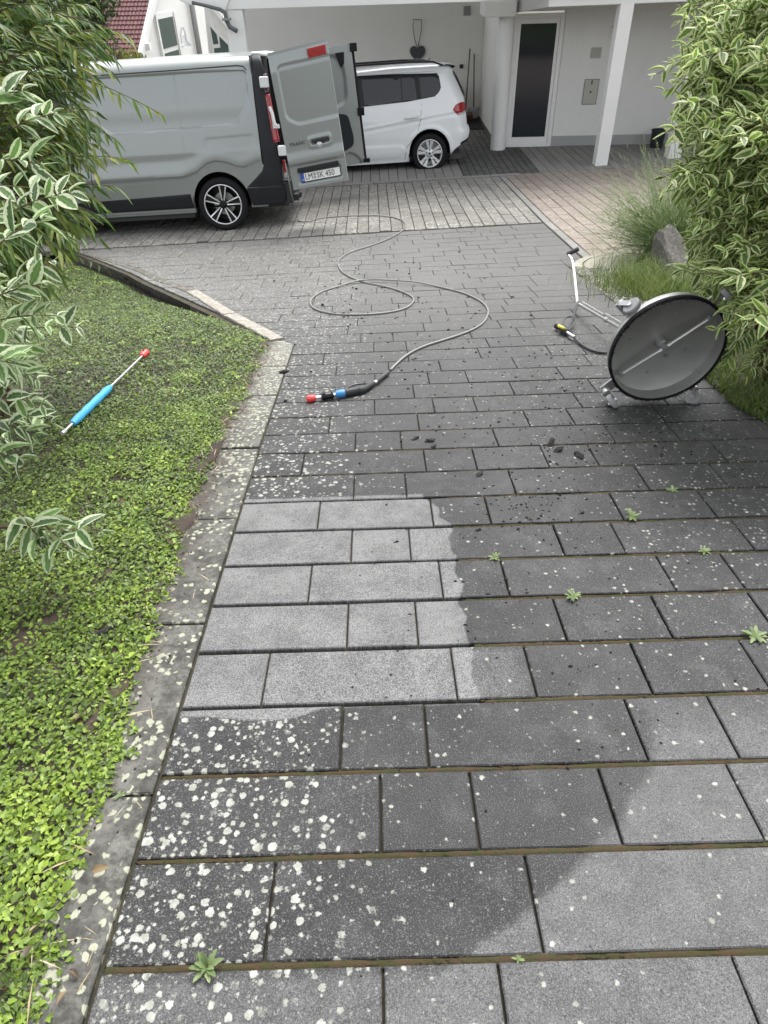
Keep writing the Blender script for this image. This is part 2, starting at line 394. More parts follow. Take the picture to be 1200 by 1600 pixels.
M['granite_dark'] = block_mat('weathered granite kerb', (.10, .095, .08), (.15, .14, .12), (.35, .34, .31), .5)
M['rock'] = block_mat('grey field rock', (.06, .056, .048), (.10, .095, .085), (.26, .255, .235), .5)
M['cover'] = block_mat('pale concrete', (.38, .36, .30), (.42, .40, .34), (.5, .5, .46), .3)

def ground_mat(name, a, b, c, sc=6):
    n = NT(name); v = n.tc('Object')
    base = n.mix(n.ss(n.noise(sc, v, 6, .7), .35, .65), a, b)
    base = n.mix(n.m('MULTIPLY', n.ss(n.noise(sc*8, v, 3), .55, .7), .5), base, c)
    n.set(Base_Color=base, Roughness=.95); n.bump(n.noise(sc*12, v, 6, .75), .8, .01)
    return n.mat
M['soil'] = ground_mat('dark garden soil', (.030, .022, .016), (.07, .05, .036), (.02, .03, .01))
M['joint'] = ground_mat('mossy joint filling', (.035, .03, .016), (.055, .05, .03), (.018, .014, .010), 9)
M['ground'] = ground_mat('rough ground', (.05, .05, .03), (.08, .07, .05), (.03, .04, .02), 2)
M['joint_dark'] = ground_mat('sandy dark joint', (.02, .02, .018), (.04, .038, .032), (.05, .06, .02), 9)
M['moss'] = ground_mat('joint moss', (.042, .045, .010), (.07, .042, .018), (.010, .008, .006), 22)

def leaf_mat(name, cols, margin=None, trans=.35, rough=.45, near=None):
    n = NT(name); rnd = n.n('ShaderNodeAttribute', attribute_name='rnd').outputs['Fac']; v = n.tc('Object')
    uv = n.n('ShaderNodeUVMap', uv_map='plan').outputs[0]; sx = n.sep(uv)
    k = len(cols); col = n.ramp(rnd, [(i/(k-1), c) for i, c in enumerate(cols)])
    across = n.m('ABSOLUTE', n.m('SUBTRACT', n.m('MULTIPLY', sx[0], 2.), 1.))
    vein = n.ss(across, .10, .0)
    col = n.mix(n.m('MULTIPLY', vein, .35), col, (.30, .36, .12))
    if margin:
        cb = n.n('ShaderNodeCombineXYZ'); n.L(n.m('MULTIPLY', sx[0], 3.), cb.inputs[0]); n.L(n.m('MULTIPLY', sx[1], 4.), cb.inputs[1]); n.L(n.m('MULTIPLY', rnd, 50.), cb.inputs[2])
        wv = n.noise(1.6, cb.outputs[0], 3, .6)
        e = n.m('ADD', across, n.m('MULTIPLY', n.m('SUBTRACT', wv, .5), .9))
        e = n.m('ADD', e, n.m('MULTIPLY', n.ss(sx[1], .8, 1.), .3))
        mk = n.ss(e, .46, .56)
        mc = n.mix(rnd, margin, (margin[0]*.72, margin[1]*.85, margin[2]*.6))
        col = n.mix(mk, col, mc)
        grey = n.m('MULTIPLY', n.ss(n.noise(3.2, cb.outputs[0], 2), .5, .58), .30); col = n.mix(grey, col, (.16, .21, .13))
    n.set(Base_Color=col, Roughness=rough)
    n.b.inputs['Specular IOR Level'].default_value = .4
    tl = n.n('ShaderNodeBsdfTranslucent'); n.L(col, tl.inputs[0])
    mx = n.n('ShaderNodeMixShader'); mx.inputs[0].default_value = trans
    n.L(n.b.outputs[0], mx.inputs[1]); n.L(tl.outputs[0], mx.inputs[2]); n.L(mx.outputs[0], n.t.nodes['Material Output'].inputs[0])
    return n.mat
M['variegated'] = leaf_mat('cream edged leaf', [(.05, .11, .025), (.09, .18, .032), (.17, .28, .05)], (.68, .70, .38), .45)
M['variegated_l'] = leaf_mat('white edged leaf', [(.05, .11, .04), (.085, .17, .045), (.13, .25, .06)], (.62, .66, .48))
M['willow'] = leaf_mat('narrow green leaf', [(.035, .08, .02), (.07, .14, .03), (.13, .21, .035), (.26, .28, .06)], None, .4)
M['cover_leaf'] = leaf_mat('ground cover leaf', [(.032, .052, .014), (.065, .105, .018), (.13, .21, .026), (.26, .36, .045)], None, .3)
M['grass'] = leaf_mat('long green grass', [(.045, .085, .018), (.09, .15, .028), (.17, .22, .045), (.28, .26, .12)], None, .35)
M['lavender'] = leaf_mat('grey green lavender', [(.08, .14, .04), (.15, .22, .08), (.28, .34, .17), (.42, .44, .30)], None, .3)
M['weed'] = leaf_mat('pale green weed', [(.12, .18, .07), (.26, .32, .15)], None, .35)
M['dark_tree'] = leaf_mat('dark tree foliage', [(.02, .04, .015), (.045, .075, .025), (.09, .12, .04)], None, .3)
M['purple'] = leaf_mat('purple shrub foliage', [(.04, .025, .03), (.08, .045, .05), (.10, .09, .05)], None, .3)
M['yellow_leaf'] = leaf_mat('yellow green foliage', [(.12, .15, .03), (.25, .26, .06)], None, .3)
M['dead'] = leaf_mat('dead brown leaf', [(.05, .03, .018), (.11, .065, .035), (.25, .18, .10)], None, .15)
M['dry'] = leaf_mat('dry straw', [(.30, .22, .12), (.45, .38, .25)], None, .2)

# ------------------------------------------------------------------ scatter of small meshes
def leaf_shape(L, Wd, nseg=5, fold=.18, droop=.15, prof=None):
    """leaf along +y, width x, up z; 3 vertices across"""
    V = []; UV = []
    prof = prof or (lambda t: math.sin(math.pi*min(1, t**.85))**.8)
    for i in range(nseg+1):
        t = i/nseg; w = Wd/2*prof(t) if 0 < i < nseg else Wd*.03
        zc = -droop*L*t*t
        for k in (-1, 0, 1):
            V.append((k*w, t*L, zc+abs(k)*fold*w*2)); UV.append(((k+1)/2, t))
    Fc = []
    for i in range(nseg):
        a = i*3
        Fc += [(a, a+1, a+4, a+3), (a+1, a+2, a+5, a+4)]
    return np.array(V), Fc, UV
def simple_leaf(L, Wd, fold=.3):
    V = np.array([(0, 0, 0), (-Wd/2, L*.5, fold*Wd), (0, L*.55, 0), (Wd/2, L*.5, fold*Wd), (0, L, -L*.08)])
    return V, [(0, 2, 1), (1, 2, 4), (0, 3, 2), (2, 3, 4)], [(.5, 0), (0, .5), (.5, .5), (1, .5), (.5, 1)]
def merged(name, shape, R, T, rnd, mat, parent=None, smooth=True):
    """one mesh from many transforms. R: (N,3,3) incl. scale, T: (N,3)"""
    V, Fc, UV = shape; N = len(T); nv = len(V)
    P = (np.einsum('nij,vj->nvi', R, V)+T[:, None, :]).reshape(-1, 3)
    k = len(Fc[0]); Fa = np.array(Fc, np.int64)
    Fall = (Fa[None]+np.arange(N)[:, None, None]*nv).reshape(-1)
    me = bpy.data.meshes.new(name); me.vertices.add(len(P)); me.vertices.foreach_set('co', P.astype(np.float32).ravel())
    nf = len(Fc)*N; me.loops.add(nf*k); me.loops.foreach_set('vertex_index', Fall.astype(np.int32))
    me.polygons.add(nf); me.polygons.foreach_set('loop_start', (np.arange(nf)*k).astype(np.int32))
    try: me.polygons.foreach_set('loop_total', np.full(nf, k, np.int32))
    except Exception: pass
    me.update(calc_edges=True)
    ul = me.uv_layers.new(name='plan'); ua = np.tile(np.array(UV, np.float32), (N, 1)); ul.data.foreach_set('uv', ua[Fall].ravel())
    at = me.attributes.new('rnd', 'FLOAT', 'POINT'); at.data.foreach_set('value', np.repeat(np.asarray(rnd, np.float32), nv))
    if smooth: me.polygons.foreach_set('use_smooth', np.ones(nf, bool))
    me.materials.append(mat); me.validate()
    o = bpy.data.objects.new(name, me); COL.objects.link(o)
    if parent is not None: o.parent = parent
    return o
def single(shape, rnd, mat, name):
    V, Fc, UV = shape; mb = MB(); mb.add(V, Fc, 0, UV); me = mb.mesh(name, mat, True)
    at = me.attributes.new('rnd', 'FLOAT', 'POINT'); at.data.foreach_set('value', np.full(len(V), rnd, np.float32)); return me
def basis(d, up):
    """columns x, y(dir), z from direction arrays"""
    d = d/np.linalg.norm(d, axis=-1, keepdims=True); x = np.cross(d, up); x /= np.linalg.norm(x, axis=-1, keepdims=True)+1e-9
    z = np.cross(x, d); return np.stack([x, d, z], -1)
def unit(v): return v/(np.linalg.norm(v, axis=-1, keepdims=True)+1e-9)
def in_view(P, m=160):
    x, y, z = pix(P); return (z > .1) & (x > -m) & (x < 1200+m) & (y > -m) & (y < 1600+m)

# ================================================================== SETTING
# wide ground sheet
mb = MB(); xs = np.concatenate([np.linspace(-80, -8, 10), np.linspace(-7, 9, 33), np.linspace(10, 80, 10)]); ys = np.concatenate([np.linspace(-60, -2, 8), np.linspace(-1.5, 16, 71), np.linspace(18, 120, 16)])
V = [(x, y, float(G(x, y))-.14 - (.9 if y > 17.5 else 0)*0 - (.25 if (x < -1 and 3 < y < 8.7) else 0)) for x in xs for y in ys]
mb.grid(V, len(xs), len(ys)); o = mb.obj('ground', M['ground'], smooth=True); tag(o, kind='structure')

# ---- paved drive: rows of 20/30/40/50 stones
bands = {-1: [-.14, .88, 2.97], 0: [-1.21, 1.31], 1: [-.14, .87, 2.34], 2: [-.6, .42, 2.95, 4.0], 3: [-1.64, .86, 1.87, 3.35, 4.85], 4: [-.58, .42, 2.5, 3.98],
 5: [-1.2, .86, 1.87, 4.41, 5.46], 6: [-.57, .42, 2.95, 3.96, 6.08], 7: [-1.19, .87, 1.89, 4.24, 5.89], 8: [-.57, .44, 2.51, 5.04, 6.54],
 9: [-1.65, .88, 1.91, 3.36, 4.37, 6.96], 10: [-.58, .42, 2.5, 5.01, 6.4], 11: [-1.2, .86, 3.38, 4.4], 12: [-.15, 1.29, 2.31, 4.83], 13: [-1.17, .86, 3.39, 5.46],
 14: [-.13, 1.31, 2.35, 4.87], 15: [-1.21, .26, 1.71, 3.82, 5.89], 16: [-1.64, .86, 2.96], 17: [-.15, 3.35], 18: [-1.57, -.56, .47, 2.95, 4.49], 19: [-1.01, 1.52, 5.14],
 24: [1.04, 2.5, 3.96, 6.06], 25: [1.46, 3.54, 5.0], 26: [.87, 2.92, 4.39, 6.47], 27: [1.49, 4.0, 4.99], 28: [.46, 2.55, 3.57, 6.13], 29: [1.53, 4.05, 5.08],
 30: [.63, 2.08, 3.54, 5.62, 6.63], 31: [-.7, 1.82, 2.81, 4.27, 5.29, 7.82], 32: [-.13, .89, 3.38, 5.9], 33: [-.3, 2.2, 4.26, 5.28, 7.36], 34: [.77, 3.26, 4.72, 6.81],
 35: [1.99, 4.52, 5.99, 7.45, 8.5], 36: [1.21, 2.66, 3.7, 5.79, 6.82], 37: [-.31, 1.77, 5.34, 6.38]}
def u_left(s):
    return float(np.interp(s, [-9, 18.7, 18.71, 25.4, 31.69, 37.3, 39], [-2.65, -2.65, -3.42, -7.84, -12.0, -16.4, -17.6]))
def u_right(s): return 8.55 if s < 29 else 9.6
LENS = [1.0, 1.46, 2.05, 2.52]
def fill(us, lo, hi):
    us = sorted([u for u in us if lo+.4 < u < hi-.4]) or [lo+random.choice([1.45, 2.05, 2.5])]
    out = list(us)
    # split gaps longer than the longest stone
    i = 0
    while i < len(out)-1:
        g = out[i+1]-out[i]
        if g > 2.7:
            L_ = random.choice([l for l in LENS if g-l > .9]); out.insert(i+1, out[i]+L_)
        i += 1
    while out[0]-lo > 2.75: out.insert(0, out[0]-random.choice(LENS))
    if out[0]-lo < .45 and len(out) > 1: out.pop(0)
    while hi-out[-1] > 2.75: out.append(out[-1]+random.choice(LENS))
    if hi-out[-1] < .45 and len(out) > 1: out.pop()
    return [lo]+out+[hi]
def stone(mb, c, gx, gy, bev, hz, top=0., bot=-.055, sc=U, zfn=G, uvf=None, R_=random, tilt=.0012):
    """c: four plan corners (x, y) counter-clockwise, metres"""
    c = [np.array(q, float) for q in c]; ctr = sum(c)/4
    ex = unit((c[1]-c[0]+c[2]-c[3])); ey = unit((c[3]-c[0]+c[2]-c[1]))
    def ins(d):
        sg = [(1, 1), (-1, 1), (-1, -1), (1, -1)]
        return [c[k]+ex*sg[k][0]*(gx/2+d)+ey*sg[k][1]*(gy/2+d) for k in range(4)]
    jt = [R_.uniform(-tilt, tilt) for _ in range(4)]
    P = []; uv = []
    for lvl, (d, dz) in enumerate(((0, bot), (0, top-bev), (bev, top))):
        for k, q in enumerate(ins(d)):
            P.append((q[0], q[1], float(zfn(q[0], q[1]))+hz+dz+(jt[k] if lvl else 0))); uv.append(uvf(q) if uvf else (0.01, 0.))
    mb.add(P, [(8, 9, 10, 11)]+[(4+k, 4+(k+1) % 4, 8+(k+1) % 4, 8+k) for k in range(4)]+[(k, (k+1) % 4, 4+(k+1) % 4, 4+k) for k in range(4)], 0, uv)
def add_tr(me, vals):
    at = me.attributes.new('tr', 'FLOAT', 'POINT'); at.data.foreach_set('value', np.asarray(vals, np.float32))
def lay(parent, name, stones, mat, limit=300):
    """stones: list of (corners, kwargs). nearest ones become parts, the rest one stuff part"""
    ctr = np.array([[sum(q[0] for q in c)/4, sum(q[1] for q in c)/4, 0] for c, k in stones]); ctr[:, 2] = G(ctr[:, 0], ctr[:, 1])
    x, y, z = pix(ctr); vis = (z > 0) & (x > -40) & (x < 1240) & (y > -60) & (y < 1640)
    order = np.argsort(np.where(vis, z, z*0+999+np.abs(z))); keep = set(order[:limit].tolist()) if len(stones) > limit else set(range(len(stones)))
    keep = {k for k in keep if vis[k]}
    rest = MB(); rv = []
    for k, (c, kw) in enumerate(stones):
        if k in keep:
            m1 = MB(); stone(m1, c, **kw); me = m1.mesh(name, mat); add_tr(me, [random.random()]*len(m1.v))
            o = bpy.data.objects.new(name, me); COL.objects.link(o); o.parent = parent
        else:
            stone(rest, c, **kw); rv += [random.random()]*12
    if rest.v:
        me = rest.mesh(name+'_remainder', mat); add_tr(me, rv); o = bpy.data.objects.new(name+'_remainder', me); COL.objects.link(o); o.parent = parent; o['kind'] = 'stuff'
def uvd(q): 
    return (q[0]/U, float(np.interp(q[1], [-1.284, .2425, 1.5506, 2.6403, 4.8084, 6.9742, 8.9162, 12.], [-8, -1, 5, 10, 20, 30, 38.9, 52.])))
stones = []
rowlist = [(i, i, i+1) for i in range(-6, 37)]+[(37, 37, 37.5), (38, 37.5, 38.55)]
for key, s0, s1 in rowlist:
    lo0, lo1 = u_left(s0+.02), u_left(s1-.02); hi = u_right(s0)
    if key >= 18: lo0 += .1; lo1 += .1
    lom = max(lo0, lo1)
    if key in bands: us_ = bands[key]
    else:
        us_ = [lom+random.choice([1.2, 1.9, 2.4])+random.uniform(-.2, .2)]
    js = fill(us_, lom, hi)
    y0, y1 = s2y(s0), s2y(s1)
    for a, b in zip(js[:-1], js[1:]):
        a0, a1 = (lo0, lo1) if a == lom else (a, a)
        c = [(a0*U, y0), (b*U, y0), (b*U, y1), (a1*U, y1)]
        gy = .014 if key < 3 else (.015 if key < 8 else max(.0065, .011-.0004*(key-8)))
        stones.append((c, dict(gx=.006 if key < 8 else .0045, gy=gy, bev=.0032 if key < 14 else .002, hz=random.uniform(-.0015, .0015), uvf=uvd)))
drive = empty('driveway', (0, 4, -.6)); drive['kind'] = 'structure'
M_id = drive.location.copy(); drive.location = (0, 0, 0)
lay(drive, 'paving_stone', stones, M['paver'])
# bed under the drive
mb = MB(); V = []
for y in np.linspace(-1.25, 8.95, 70):
    xl = (u_left(uvd((0, y))[1])-.2)*U; V += [(x, y, float(G(x, y))-.017) for x in np.linspace(xl, 2.25, 16)]
mb.grid(V, 70, 16); o = mb.obj('joint_bed', M['joint'], drive, True)
# border slabs left and right
stones = []
js = [-5.2, -2.4, -1.1+.0, 1.78, 4.62, 7.48, 10.37, 13.59, 16.0, 18.62]
for a, b in zip(js[:-1], js[1:]):
    y0, y1 = s2y(a), s2y(b)
    stones.append(([(-4.35*U, y0), (-2.67*U, y0), (-2.67*U, y1), (-4.35*U, y1)], dict(gx=.008, gy=.007, bev=.004, hz=random.uniform(-.003, .002), uvf=uvd, tilt=.003)))
for a, b in [(-3, .6), (.6, 3.5), (3.5, 6.3), (6.3, 9.2), (9.2, 12.), (12., 15), (15, 17.9), (17.9, 20.8), (20.8, 23.7), (23.7, 26.3), (26.3, 29.)]:
    y0, y1 = s2y(a), s2y(b)
    stones.append(([(8.57*U, y0), (10.*U, y0), (10.*U, y1), (8.57*U, y1)], dict(gx=.01, gy=.01, bev=.005, hz=random.uniform(-.004, .003), uvf=lambda q: (-3., 9.), tilt=.004)))
bo = empty('border_course'); bo['kind'] = 'structure'
lay(bo, 'border_slab', stones, M['border'])
# granite kerb, its lawn side edge
KP = [Pg(424, 534), Pg(350, 494), Pg(292, 457), Pg(206, 421), Pg(130, 397), Pg(60, 374)]
kerb = empty('granite_kerb'); kerb['kind'] = 'structure'
for k in range(len(KP)-1):
    a, b = KP[k][:2], KP[k+1][:2]; d = unit(b-a); nrm = np.array([-d[1], d[0]]);
    nrm = nrm if nrm[0] > 0 else -nrm
    a2, b2 = a+d*.006, b-d*.006; w = .105 if k < 2 else .09
    mb = MB(); top = .014 if k < 2 else .006
    c = [a2, b2, b2+nrm*w, a2+nrm*w]
    P = [(q[0], q[1], float(G(q[0], q[1]))-.32) for q in c]+[(q[0], q[1], float(G(q[0], q[1]))+top) for q in c]
    n_ = 12; sub = MB()
    V = []
    for i in range(n_+1):
        p = a2+(b2-a2)*i/n_
        for (t, z) in ((0, -.32), (0, top-.006), (.08, top), (.92, top), (1, top-.006), (1, -.32)):
            q = p+nrm*w*t; jz = random.uniform(-.003, .003); V.append((q[0]+random.uniform(-.002, .002), q[1]+random.uniform(-.002, .002), float(G(q[0], q[1]))+z+jz))
    sub.grid(V, n_+1, 6); m_ = len(V)
    sub.f += [tuple(range(6)), tuple(range(m_-6, m_))[::-1]]; sub.m += [0, 0]
    o = sub.obj('kerb_stone', M['granite'] if k < 2 else M['granite_dark'], kerb); 
# ---- forecourt blocks
def blocks(x0, x1, y0, y1, w, l, hz, rough=.004, run='y', keep=lambda x, y: True, gap=.009):
    out = []; n = max(1, int(round((x1-x0)/w))); w = (x1-x0)/n
    for i in range(n):
        y = y0-random.uniform(0, l)
        while y < y1:
            ll = l*random.uniform(.85, 1.15); a, b = max(y, y0), min(y+ll, y1); y += ll
            if b-a < .05: continue
            xm = x0+(i+.5)*w
            if not keep(xm, (a+b)/2): continue
            out.append(([(x0+i*w, a), (x0+(i+1)*w, a), (x0+(i+1)*w, b), (x0+i*w, b)], dict(gx=gap, gy=gap*.8, bev=.004, hz=hz+random.uniform(-rough, rough)*.5, tilt=rough*.5)))
    return out
fc = empty('forecourt'); fc['kind'] = 'structure'
lay(fc, 'grey_block', blocks(-6.1, 2.12, 8.9+.02, 12.44, .148, .26, 0), M['grey_block'])
rc_ = empty('side_paving'); rc_['kind'] = 'structure'
lay(rc_, 'pink_block', blocks(2.235, 6.6, 6.2, 12.6, .155, .24, 0, keep=lambda x, y: (y > 6.9+.25*max(0, x-2.3)-(0)) and ((x-2.36)**2+(y-6.75)**2 > .4**2)), M['red_block'])
# edging between both fields and the channel in front of the garage
st = []
for y in np.arange(6.4, 12.4, .5): st.append(([(2.13, y), (2.225, y), (2.225, y+.5), (2.13, y+.5)], dict(gx=.006, gy=.008, bev=.004, hz=.004)))
for x in np.arange(-6, 2.1, .5): st.append(([(x, 12.45), (x+.5, 12.45), (x+.5, 12.60), (x, 12.60)], dict(gx=.008, gy=.006, bev=.005, hz=.012)))
ed = empty('edging'); ed['kind'] = 'structure'; lay(ed, 'edging_stone', st, M['pale_block'])
gf = empty('garage_floor'); gf['kind'] = 'structure'
lay(gf, 'pale_block', blocks(-2.6, 1.55, 12.61, 17.8, .16, .5, 0)+blocks(2.85, 6.8, 12.61, 14.8, .16, .5, 0), M['pale_block'], 300)
lay(gf, 'dark_cobble', blocks(1.56, 2.84, 12.61, 17.8, .12, .13, 0, .006), M['cobble'], 200)
mb = MB(); xs = np.linspace(-7, 8, 31); ys = np.concatenate([np.linspace(8.93, 12.6, 12), np.linspace(12.7, 18.2, 12)])
mb.grid([(x, y, float(G(x, y))-.02) for x in xs for y in ys], len(xs), len(ys)); tag(mb.obj('forecourt_bed', M['joint_dark'], fc, True))
mb = MB(); xs = np.linspace(2.2, 7, 20); ys = np.linspace(5.9, 8.93, 12)
mb.grid([(x, y, float(G(x, y))-.02) for x in xs for y in ys], len(xs), len(ys)); mb.obj('side_bed', M['joint_dark'], rc_, True)

# ---- lawn soil, left of the drive
from mathutils import noise as _mn2
def Gl(x, y):
    x = np.asarray(x, float); y = np.asarray(y, float)
    d = np.clip((y-4.6)/2.2, 0, 1); d = d*d*(3-2*d)
    return G(x, y)-.012-.13*d*np.clip((-.3-x)/1.2, 0, 1)
mb = MB(); V = []; nx, ny = 70, 130
for i in range(nx):
    for j in range(ny):
        y = -1.2+j*(10.0)/(ny-1)
        s_ = uvd((0, y))[1]
        xr = (-3.56+.42*_mn2.noise(Vector((0, y*5.5, 2.)))+.25*_mn2.noise(Vector((0, y*17, 5.))))*U if s_ < 18.4 else (u_left(s_)+.05)*U
        t = i/(nx-1); x = xr-(1-t)**1.5*5.5
        z = float(Gl(x, y))+.010*math.sin(x*23+y*7)*math.sin(y*19)+random.uniform(-.006, .006)
        if s_ < 18.7: z += .016 if i < nx-1 else .004
        V.append((x, y, z))
mb.grid(V, nx, ny); tag(mb.obj('lawn_soil', M['soil'], smooth=True), kind='structure')
# right soil
mb = MB(); V = []; nx, ny = 40, 80
def Gr(x, y): return G(x, y)+.03*np.clip((np.asarray(x)-1.9)/.5, 0, 1)+.12*np.clip((np.asarray(x)-2.4)/2.0, 0, 1)
for i in range(nx):
    for j in range(ny):
        y = -1.2+j*8.3/(ny-1); xl = float(np.interp(y, [0, 2.4, 3.0, 3.7, 5.0, 6.0, 6.5, 7.2], [2.2, 2.02, 1.9, 1.92, 2.08, 2.25, 2.62, 3.0])); x = xl+(i/(nx-1))**1.5*6
        V.append((x, y, float(Gr(x, y))+.012*math.sin(x*17+y*9)+random.uniform(-.006, .006)+(.008 if i else -.03)))
mb.grid(V, nx, ny); tag(mb.obj('bank_soil', M['soil'], smooth=True), kind='structure')

# ================================================================== VEHICLES
NF = unit(np.array([-.025, .0945, .995]))
def car_frame(c, yaw):
    x = np.array([math.cos(yaw), math.sin(yaw), 0]); x = unit(x-np.dot(x, NF)*NF); return frameM(c, x, np.cross(NF, x), NF)
def interp(x, pts): return float(np.interp(x, [p[0] for p in pts], [p[1] for p in pts]))
def sst(x, a, b):
    t = min(1, max(0, (x-a)/(b-a))); return t*t*(3-2*t)
def poly_sdf(x, z, poly):
    """negative inside"""
    d = 1e9; ins = False; n = len(poly)
    for i in range(n):
        ax, az = poly[i]; bx, bz = poly[(i+1) % n]; ex, ez = bx-ax, bz-az
        t = max(0, min(1, ((x-ax)*ex+(z-az)*ez)/(ex*ex+ez*ez+1e-12))); d = min(d, math.hypot(x-ax-t*ex, z-az-t*ez))
        if (az > z) != (bz > z) and x < (bx-ax)*(z-az)/(bz-az+1e-12)+ax: ins = not ins
    return -d if ins else d
def scan_patch(mb, poly, yfn, off, nz=12, nx=10, mi=0, rim=.008):
    zs = [p[1] for p in poly]; z0, z1 = min(zs)+1e-4, max(zs)-1e-4; V = []
    for i in range(nz+1):
        z = z0+(z1-z0)*(.5-.5*math.cos(math.pi*i/nz)); X = []
        for k in range(len(poly)):
            (ax, az), (bx, bz) = poly[k], poly[(k+1) % len(poly)]
            if (az > z) != (bz > z): X.append(ax+(bx-ax)*(z-az)/(bz-az))
        a, b = min(X), max(X)
        for j in range(nx+1):
            x = a+(b-a)*j/nx; e = (i in (0, nz) or j in (0, nx)); V.append((x, yfn(x, z)-off+(rim if e else 0), z))
    mb.grid(V, nz+1, nx+1, mi)
def rounded(poly, r, n=4):
    out = []; m = len(poly)
    for i in range(m):
        p = np.array(poly[i], float); a = np.array(poly[i-1], float); b = np.array(poly[(i+1) % m], float)
        da, db = np.linalg.norm(a-p), np.linalg.norm(b-p); q = min(r, da/2.1, db/2.1); s_, e_ = p+(a-p)/da*q, p+(b-p)/db*q
        for k in range(n+1):
            t = k/n; out.append(tuple((1-t)**2*s_+2*t*(1-t)*p+t*t*e_))
    return out
def strip(mb, pts, w, yfn, off, mi=0):
    for (x0, z0), (x1, z1) in zip(pts[:-1], pts[1:]):
        d = unit(np.array([x1-x0, z1-z0])); nr = np.array([-d[1], d[0]])*w/2; k = max(1, int(math.hypot(x1-x0, z1-z0)/.08)); V = []
        for i in range(k+1):
            t = i/k; x, z = x0+(x1-x0)*t, z0+(z1-z0)*t
            for s_ in (-1, 1): V.append((x+nr[0]*s_, yfn(x+nr[0]*s_, z+nr[1]*s_)-off, z+nr[1]*s_))
        mb.grid(V, k+1, 2, mi)
def body(cols, Q, shoulder, zb, ztop, yfn, xmap, cy, matfn, split=.9, nlow=30, nhigh=60):
    """one skin: near side, roof, far side. Q: list (z, y) nominal section up to the centre"""
    zmin = Q[0][0]; sec = []
    for i in range(nlow): sec.append(('s', zmin+(split-zmin)*i/nlow))
    for i in range(nhigh+1): sec.append(('s', split+(shoulder-split)*i/nhigh))
    for z, y in Q:
        if z > shoulder+1e-6: sec.append(('r', z, y))
    zmax = Q[-1][0]; m = len(sec); full = []
    for c in cols:
        col = []
        for q in sec:
            z = q[1]; za = zb(c)+(z-zmin)*(split-zb(c))/(split-zmin) if z < split else split+(z-split)*(ztop(c)-split)/(zmax-split)
            x = xmap(c, z)
            if q[0] == 's': y = yfn(x, za if z < split else z)
            else: y = q[2]+(yfn(x, shoulder)-interp(shoulder, Q))*max(0, 1-(q[2])/cy)
            col.append((x, y, za))
        far = [(x, 2*cy-y, z) for (x, y, z) in col[::-1][1:]]
        full.append(col+far)
    return full, m
